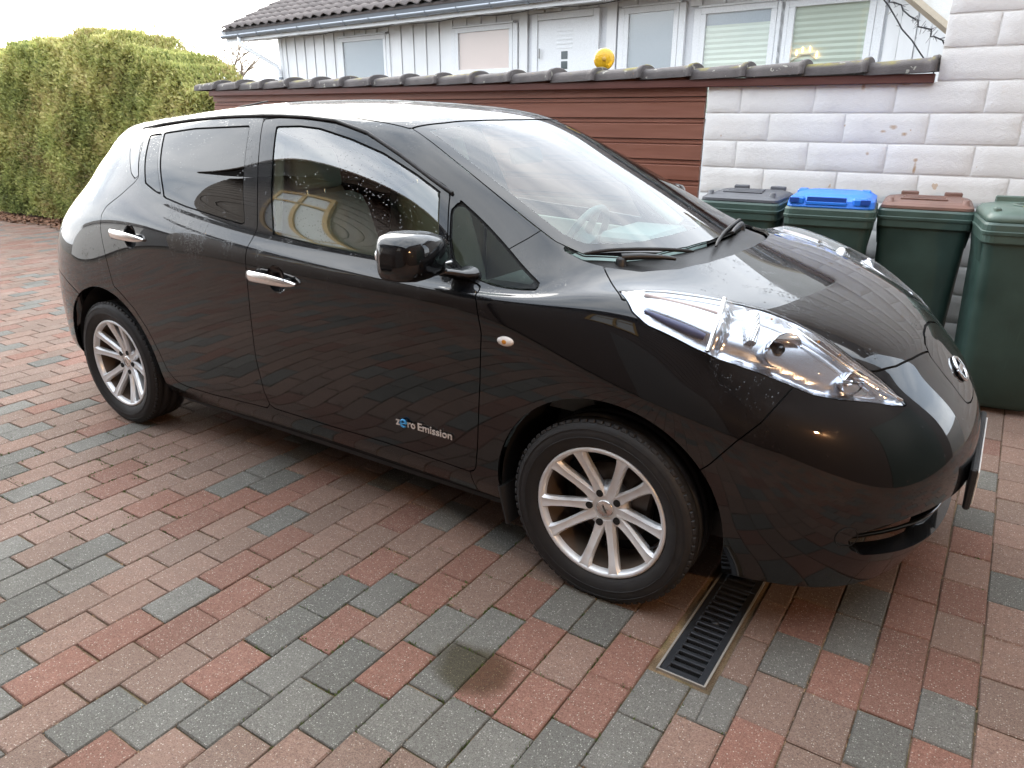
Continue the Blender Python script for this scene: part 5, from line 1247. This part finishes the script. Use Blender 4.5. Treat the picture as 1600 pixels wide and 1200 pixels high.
put_text('z', 1.880, 1.899, zt, ZW, 'lettering', M_letter, .021, fdoor)
put_text('ro', 1.936, 1.972, zt, ZW, 'lettering', M_letter, .021, fdoor)
put_text('Emission', 1.984, 2.137, zt, ZW, 'lettering', M_letter, .029, fdoor)
n = NT('blue_ring'); n.set(Base__Color=(.05, .30, .62), Roughness=.25, Metallic=.3); M_blue = n.m
mb = MB(); mb.tube([(1.917 + .0125 * math.cos(2 * math.pi * k / 28), -ZW - .001, zt + .0115 + .0135 * math.sin(2 * math.pi * k / 28)) for k in range(25)], .0045, 8); mb.tube([(1.907, -ZW - .002, zt + .010), (1.929, -ZW - .002, zt + .014)], .003, 6); mb.build('lettering', M_blue, fdoor)

# ---------------------------------------------------------------- wheels
def wheel_parts():
    parts = {}
    # tyre: revolved section (radius, y) with y from the outer face (-) inwards; tread grooves
    sec = [(.222, -.082), (.232, -.092), (.252, -.100), (.275, -.1035), (.295, -.099), (.306, -.090), (.3125, -.078), (.3155, -.066), (.3155, -.052), (.308, -.050), (.308, -.042), (.316, -.040), (.316, -.006), (.308, -.004), (.308, .004), (.316, .006), (.316, .040), (.308, .042), (.308, .050), (.3155, .052), (.3125, .080), (.295, .099), (.252, .100), (.222, .082)]
    mb = MB(); mb.lathe(sec, (0, 0, 0), 'y', 96)
    for k in range(72):                         # shoulder tread blocks
        a = 2 * math.pi * k / 72; c_, s_ = math.cos(a), math.sin(a); M3 = Matrix(((c_, 0, -s_), (0, 1, 0), (s_, 0, c_)))
        mb.box((c_ * .3062, -.0770, s_ * .3062), (.012, .026, .0200), M3 @ Matrix.Rotation(R(28), 3, 'Z'), ch=.002)
    for k in range(2):
        mb.lathe([(.262 + k * .026, -.1035 if k == 0 else -.1015), (.2635 + k * .026, -.1060 if k == 0 else -.1035), (.265 + k * .026, -.1035 if k == 0 else -.1015)], (0, 0, 0), 'y', 72)
    parts['tyre'] = (mb, M_tyre)
    mb = MB(); mb.lathe([(.2245, -.078), (.2245, -.0865), (.221, -.0905), (.213, -.0895), (.208, -.084), (.204, -.066)], (0, 0, 0), 'y', 72); mb.lathe([(.204, -.066), (.199, -.035), (.196, .02), (.200, .075), (.222, .082)], (0, 0, 0), 'y', 72, mi=1)
    # ten spokes, grouped in loose pairs
    for k in range(10):
        a0 = R(36 * k + (3.2 if k % 2 else -3.2) + 10); rings = []
        for t, hw, yt, yb in ((.042, .0230, -.047, -.005), (.062, .0215, -.049, -.012), (.085, .0185, -.053, -.020), (.12, .0165, -.062, -.030), (.155, .0165, -.073, -.042), (.185, .0185, -.0825, -.052), (.202, .0225, -.0865, -.060), (.213, .0290, -.0880, -.064)):
            sl = .55; lean = (a0 - (R(36 * k + 10))) * 0
            c_, s_ = math.cos(a0), math.sin(a0)
            sec2 = [(-hw * .8, yb), (-hw, yt + .011), (-hw * .66, yt), (-hw * .2, yt + .0016), (hw * .2, yt + .0016), (hw * .66, yt), (hw, yt + .011), (hw * .8, yb)]
            rings.append([(c_ * t - s_ * q, y, s_ * t + c_ * q) for q, y in sec2])
        mb.loft(rings, smooth=False)
    mb.lathe([(.001, -.043), (.030, -.043), (.056, -.0455), (.070, -.042), (.078, -.022), (.078, .02)], (0, 0, 0), 'y', 40)
    parts['rim'] = (mb, [M_alloy, simple('dusty_barrel', (.115, .085, .065), .6, .3, bump=.2, scale=40)])
    mb = MB(); mb.lathe([(.001, -.0495), (.026, -.0490), (.0295, -.047), (.0300, -.042)], (0, 0, 0), 'y', 32); parts['hub_cap'] = (mb, M_satin)
    for k in range(5):
        a = R(72 * k + 46); p = Vector((math.cos(a) * .054, 0, math.sin(a) * .054)); mb = MB(); mb.tube([p + Vector((0, -.0508, 0)), p + Vector((0, -.030, 0))], [.0122, .0122], 14); parts['lug_hole_shade%d' % k] = (mb, M_dark)  # near-black discs on the hub, painted shade in place of open holes
    mb = MB(); mb.lathe([(.05, .012), (.138, .012), (.138, .030), (.05, .030)], (0, 0, 0), 'y', 48); mb.lathe([(.001, .0), (.07, .004), (.07, .02)], (0, 0, 0), 'y', 24); mb.box((.10, .012, .05), (.07, .05, .11), ch=.01); parts['brake'] = (mb, simple('brake_steel', (.10, .085, .075), .45, .7))
    mb = MB(); mb.tube([(.192, -.052, -.045), (.180, -.072, -.050)], .0042, 8); parts['valve'] = (mb, M_plastic)
    mb = MB(); mb.lathe([(.195, .06), (.03, .06)], (0, 0, 0), 'y', 40); parts['inner_disc'] = (mb, M_dark)
    return parts
wp_ = wheel_parts(); wmesh = {}
for nm, (mb, mt) in wp_.items():
    me = mb.mesh(nm); [me.materials.append(q_) for q_ in (mt if isinstance(mt, list) else [mt])]
    bm = bmesh.new(); bm.from_mesh(me)
    bmesh.ops.recalc_face_normals(bm, faces=bm.faces) if nm in ('rim', 'tyre') else None
    bm.to_mesh(me); bm.free(); wmesh[nm] = me
def place_wheel(x, sg, rot):
    def tr(me, flat=False):
        me2 = me.copy(); M4 = Matrix.Translation((x, -.765 if sg < 0 else .765, .312)) @ (Matrix.Identity(4) if sg < 0 else Matrix.Rotation(math.pi, 4, 'Z')) @ Matrix.Rotation(rot, 4, 'Y')
        me2.transform(M4)
        if flat:
            for v in me2.vertices:
                if v.co.z < .0015: v.co.z = .0015
        return me2
    ob = {}
    for nm in wmesh:
        o = bpy.data.objects.new('wheel' if nm == 'tyre' else nm.rstrip('01234'), tr(wmesh[nm], nm == 'tyre')); link(o)
        if nm == 'tyre': attach(o, car)
        else: o.parent = ob['tyre']
        ob[nm] = o
    me = text_mesh('TRINITY', .0085, .0004)
    xs = [v.co.x for v in me.vertices]; mx = (min(xs) + max(xs)) / 2
    if sg < 0:
        for v in me.vertices: v.co = (v.co.x - mx, -.0497 - v.co.z, v.co.y - .003)
        me.transform(Matrix.Translation((x, -.765, .312)) @ Matrix.Rotation(R(62), 4, 'Y')); me.materials.append(M_gloss)
        o = bpy.data.objects.new('cap_lettering', me); link(o); o.parent = ob['tyre']
place_wheel(2.7, -1, R(8)); place_wheel(0.0, -1, R(-20)); place_wheel(2.7, 1, R(30)); place_wheel(0.0, 1, R(55))

# ---------------------------------------------------------------- interior
mb = MB(); mb.box((1.15, 0, .36), (2.7, 1.44, .04)); mb.build('cabin_floor', M_trimdark, car)
mb = MB(); rings = []
for w in np.linspace(-.66, .66, 15):
    e = 1 - .10 * (abs(w) / .66) ** 3; rings.append([(2.58 * e + .02, w, .985), (2.38, w, .985 - .02 * (abs(w) / .66) ** 2), (2.16, w, .965), (2.08, w, .90), (2.06, w, .74), (2.18, w, .55), (2.60, w, .55)])
mb.loft(rings); mb.build('dashboard', M_dash, car, fix=True)
mb = MB(); mb.box((2.27, .36, .995), (.26, .40, .055), ch=.02); mb.build('instrument_hood', M_dash, car)
ctr = Vector((1.96, .37, .93)); ax = Vector((-.90, 0, .43)).normalized(); t1 = Vector((0, 1, 0)); t2 = ax.cross(t1)
mb = MB(); mb.tube([ctr + (t1 * math.cos(2 * math.pi * k / 40) + t2 * math.sin(2 * math.pi * k / 40)) * .180 for k in range(41)], .017, 8, caps=False); sw = mb.build('steering_wheel', simple('wheel_leather', (.16, .17, .17), .5), car)
mb = MB(); mb.tube([ctr + ax * .01, ctr - ax * .05], [.07, .05], 16)
for a in (0, math.pi, 1.5 * math.pi): mb.tube([ctr, ctr + (t1 * math.cos(a) + t2 * math.sin(a)) * .18], [.022, .016], 8)
mb.build('wheel_hub', simple('hub_plastic', (.30, .31, .30), .5), sw)
def seat(x, y, wide=.50, name='front_seat'):
    def pad(c, d, rot, r_):
        mb = MB(); M3 = Matrix.Rotation(rot, 3, 'Y'); rings = []
        for t, k in ((-.5, .80), (-.46, .94), (-.35, 1), (0, 1.02), (.35, 1), (.46, .92), (.5, .74)):
            rings.append([Vector(c) + M3 @ Vector((d[0] * k * px, d[1] * k * py, d[2] * t)) for px, py in [(math.copysign(abs(math.cos(a)) ** .55, math.cos(a)) * .5, math.copysign(abs(math.sin(a)) ** .55, math.sin(a)) * .5) for a in [2 * math.pi * q / 20 for q in range(20)]]])
        mb.loft(rings); return mb
    b = pad((x, y, .56), (.50, wide, .20), R(-6), .05).build(name, M_trimcloth, car, fix=True)
    pad((x - .29, y, .86), (.15, wide * .96, .62), R(-18), .05).build('seat_back', M_trimcloth, b, fix=True)
    for hy in ((0,) if wide < .8 else (-.35, .35)): pad((x - .42, y + hy, 1.265), (.10, .27, .17), R(-14), .03).build('headrest', M_trimcloth, b, fix=True)
    for hy in ((0,) if wide < .8 else (-.35, .35)):
        mb = MB(); 
        for q in (-.05, .05): mb.tube([(x - .40, y + hy + q, 1.10), (x - .42, y + hy + q, 1.22)], .006, 6)
        mb.build('headrest_post', M_satin, b)
seat(1.42, -.37); seat(1.42, .37); seat(.52, 0, 1.24, 'rear_bench')
for sg in (-1, 1):
    for (x0, x1, par) in ((1.17, 2.16, 'front_door'), (.45, 1.12, 'rear_door')):
        mb = MB(); mb.loft([[(x0, sg * .74, .40), (x0, sg * .765, .40), (x0, sg * .760, 1.0 + (.06 if par == 'rear_door' else 0)), (x0, sg * .725, 1.0 + (.06 if par == 'rear_door' else 0)), (x0, sg * .70, .72)], [(x1, sg * .74, .40), (x1, sg * .765, .40), (x1, sg * .760, .955 + (.05 if par == 'rear_door' else 0)), (x1, sg * .725, .955 + (.05 if par == 'rear_door' else 0)), (x1, sg * .70, .72)]])
        mb.build('door_card', M_trimcloth, built[(par, sg > 0)], fix=True)
    mb = MB(); mb.tube([(1.10, sg * .70, 1.05), (1.06, sg * .60, 1.38)], [.035, .03], 8); mb.build('pillar_lining', M_trimcloth, car)
    mb = MB(); mb.tube([(2.34, sg * .60, 1.02), (2.10, sg * .565, 1.20), (1.80, sg * .51, 1.385)], [.03, .025, .025], 8); mb.build('pillar_lining', M_trimcloth, car)
# headlining just beneath the roof, rear shelf
hv = [(i, v) for i, v in enumerate(sh.V)]
shell_object('headlining', 'roof', M_trimcloth, False, both=True, flange=0, push=-.035)
mb = MB(); mb.box((-.05, 0, 1.04), (.70, 1.16, .02)); mb.build('rear_shelf', M_trimdark, car)
mb = MB(); mb.box((1.88, 0, 1.335), (.02, .23, .065), Matrix.Rotation(R(-20), 3, 'Y'), ch=.008); mb.build('rear_view_mirror', M_trimdark, car)
# ================================================================== wheelie bins
def bin_plastic(name, c, rough=.42):
    n = NT(name); f = n.noise(6, 4); sc = n.noise(1.0, 5, .6, stretch=(60, 60, 5)); cc = n.mix(n.rng(f, .35, .7), c, tuple(x * 1.35 for x in c)); cc = n.mix(n.rng(sc, .62, .8, 0, .3), cc, tuple(min(1, x * 1.8 + .01) for x in c))
    n.col(cc); n.rough(n.rng(f, .3, .7, rough - .06, rough + .10)); n.nor(n.bump(n.noise(250, 2), .12, .002)); return n.m
M_bin = bin_plastic('dark_green_plastic', (.026, .052, .044)); M_rim = bin_plastic('green_rim_plastic', (.045, .078, .066)); M_axle = simple('axle_steel', (.3, .3, .3), .4, .8)
LID = {'black': bin_plastic('charcoal_lid', (.085, .088, .098), .5), 'blue': bin_plastic('blue_lid', (.02, .17, .68), .38), 'brown': bin_plastic('brown_lid', (.17, .095, .075), .45), 'green': bin_plastic('green_lid', (.085, .125, .105), .4)}
def wheelie_bin(x, yf, rz, kind, label):
    """x centre, yf the front face of the rim; the front looks towards -y"""
    W, D = .48, .545; loc = Vector((x, yf + D / 2, 0)); b = empty('wheelie_bin', loc, rz); tag(b, label, 'bin', 'wheelie bins along the white wall')
    Mz = Matrix.Translation(loc) @ Matrix.Rotation(rz, 4, 'Z')
    def build(mb, nm, mat, par=b):
        mb.v = [tuple(Mz @ Vector(v)) for v in mb.v]; o = mb.build(nm, mat, None, fix=True)
        o.parent = par
        if par is b: o.matrix_parent_inverse = Mz.inverted()
        return o
    mb = MB(); secs = [(.030, .345, .385, .05, .035), (.055, .385, .43, .06, .03), (.30, .405, .455, .06, .02), (.62, .425, .48, .055, .01), (.905, .445, .500, .05, .0)]
    mb.loft([rrect(0, dy - .002, w, d, r_, z) for z, w, d, r_, dy in secs], cap1=False); body = build(mb, 'bin_body', M_bin)
    mb = MB(); mb.loft([rrect(0, 0, .452, .512, .05, .895), rrect(0, 0, .470, .532, .05, .905), rrect(0, 0, .474, .536, .05, .940), rrect(0, 0, .484, .546, .05, .944), rrect(0, 0, .488, .550, .05, .958), rrect(0, 0, .478, .540, .05, .962), rrect(0, 0, .478, .540, .05, .990), rrect(0, 0, .464, .526, .05, 1.0), rrect(0, 0, .42, .48, .05, 1.0)], smooth=False); rim = build(mb, 'rim', M_rim)
    for sx in (-1, 1):                       # corner gussets and comb under the rim
        mb = MB(); mb.loft([[(sx * .205, -.20, .905), (sx * .236, -.20, .905), (sx * .236, .16, .905), (sx * .205, .16, .905)], [(sx * .200, -.20, .82), (sx * .222, -.20, .80), (sx * .222, .16, .80), (sx * .200, .16, .82)]]); build(mb, 'side_gusset', M_bin)
    for sx in (-1, 1):
        mb = MB(); mb.tube([(sx * .215, .235, .10), (sx * .255, .235, .10)], [.10, .10], 24); build(mb, 'wheel', M_rubber)
    mb = MB(); mb.tube([(-.25, .235, .10), (.25, .235, .10)], .011, 8); build(mb, 'axle', M_axle)
    mb = MB(); mb.tube([(-.20, .30, .965), (.20, .30, .965)], .014, 8)
    for sx in (-.19, 0, .19): mb.box((sx, .283, .965), (.03, .05, .03))
    build(mb, 'rear_handle', M_bin)
    mat = LID[kind]; mb = MB()
    if kind in ('black', 'brown'):
        mb.loft([rrect(0, .005, .452, .508, .045, 1.0005), rrect(0, .005, .458, .514, .045, 1.004), rrect(0, .005, .456, .512, .045, 1.018), rrect(0, .01, .42, .47, .06, 1.032), rrect(0, .02, .36, .39, .06, 1.040), rrect(0, .02, .345, .375, .06, 1.038)], smooth=False); lid = build(mb, 'lid', mat)
        for k in range(3): mb = MB(); mb.box((-.02, -.075 + .085 * k, 1.043), (.24 - .02 * k, .018, .012), ch=.004); build(mb, 'lid_rib', mat, lid)
        for sx in (-1, 1):
            mb = MB(); mb.loft([[(sx * .165, -.215, 1.024), (sx * .205, -.215, 1.024), (sx * .205, -.16, 1.024), (sx * .165, -.16, 1.024)], [(sx * .172, -.198, 1.056), (sx * .198, -.198, 1.056), (sx * .198, -.166, 1.056), (sx * .172, -.166, 1.056)]]); build(mb, 'lid_grip', mat, lid)
        for hx_ in (-.10, .13): mb = MB(); mb.box((hx_, .235, 1.045), (.095, .035, .030), ch=.006); build(mb, 'hinge_lug', mat, lid)
    elif kind == 'blue':
        mb.loft([rrect(0, .005, .452, .508, .05, 1.0005), rrect(0, .005, .458, .514, .05, 1.006), rrect(0, .010, .452, .500, .06, 1.040), rrect(0, .02, .40, .44, .07, 1.058), rrect(0, .03, .30, .34, .08, 1.068)], smooth=False); lid = build(mb, 'lid', mat)
        mb = MB(); mb.box((-.02, -.232, 1.026), (.215, .045, .020), ch=.004); mb.box((-.02, -.195, 1.052), (.20, .060, .016), ch=.004)
        build(mb, 'front_ledge', mat, lid)
        mb = MB(); mb.box((-.02, -.247, 1.046), (.205, .010, .026)); build(mb, 'slot_shadow', simple('blue_recess_shade', (.008, .06, .33), .5), lid)  # shade of the slot put in as a darker blue strip
        for sx in (-1, 1):
            mb = MB(); mb.box((sx * .165 - .01, -.225, 1.036), (.085, .055, .050), ch=.012); build(mb, 'corner_block', mat, lid); mb = MB(); mb.box((sx * .175 - .01, .15, 1.055), (.06, .10, .030), ch=.01); build(mb, 'hinge_block', mat, lid)
            mb = MB(); mb.box((sx * .185 - .005, -.254, 1.040), (.050, .010, .026)); build(mb, 'corner_recess_shade', simple('blue_recess_shade', (.008, .06, .33), .5), lid)  # darker blue patch painted as the shade of a corner recess
    else:
        mb.loft([rrect(0, .005, .452, .508, .06, 1.0005), rrect(0, .005, .460, .516, .06, 1.006), rrect(0, .005, .458, .512, .06, 1.026), rrect(0, .012, .43, .47, .08, 1.048), rrect(0, .03, .34, .36, .09, 1.062), rrect(0, .03, .25, .26, .09, 1.060)], smooth=True); lid = build(mb, 'lid', mat)
        mb = MB(); mb.box((-.185, -.17, 1.052), (.03, .05, .03), ch=.006); build(mb, 'lid_grip', mat, lid); mb = MB(); mb.box((.0, .21, 1.068), (.30, .02, .045), ch=.006); build(mb, 'hinge_bar', mat, lid)
        mb = MB(); mb.lathe([(.075, -.004), (.078, .004), (.070, .006), (.060, .001)], (-.02, .03, 1.063), 'z', 24); build(mb, 'lid_emblem', mat, lid)
        mb = MB(); mb.box((.09, .14, 1.071), (.11, .07, .004), ch=.001); build(mb, 'sticker', simple('pale_sticker', (.45, .50, .50), .4), lid)
    return b
wheelie_bin(2.215, 1.80, R(3), 'black', 'dark green bin with a charcoal lid, nearest the brown fence')
wheelie_bin(2.725, 1.76, R(7), 'blue', 'dark green bin with a bright blue lid')
wheelie_bin(3.195, 1.97, R(5), 'brown', 'dark green bin with a reddish brown lid')
wheelie_bin(3.705, 1.63, R(9), 'green', 'all green bin with a green lid at the right edge')
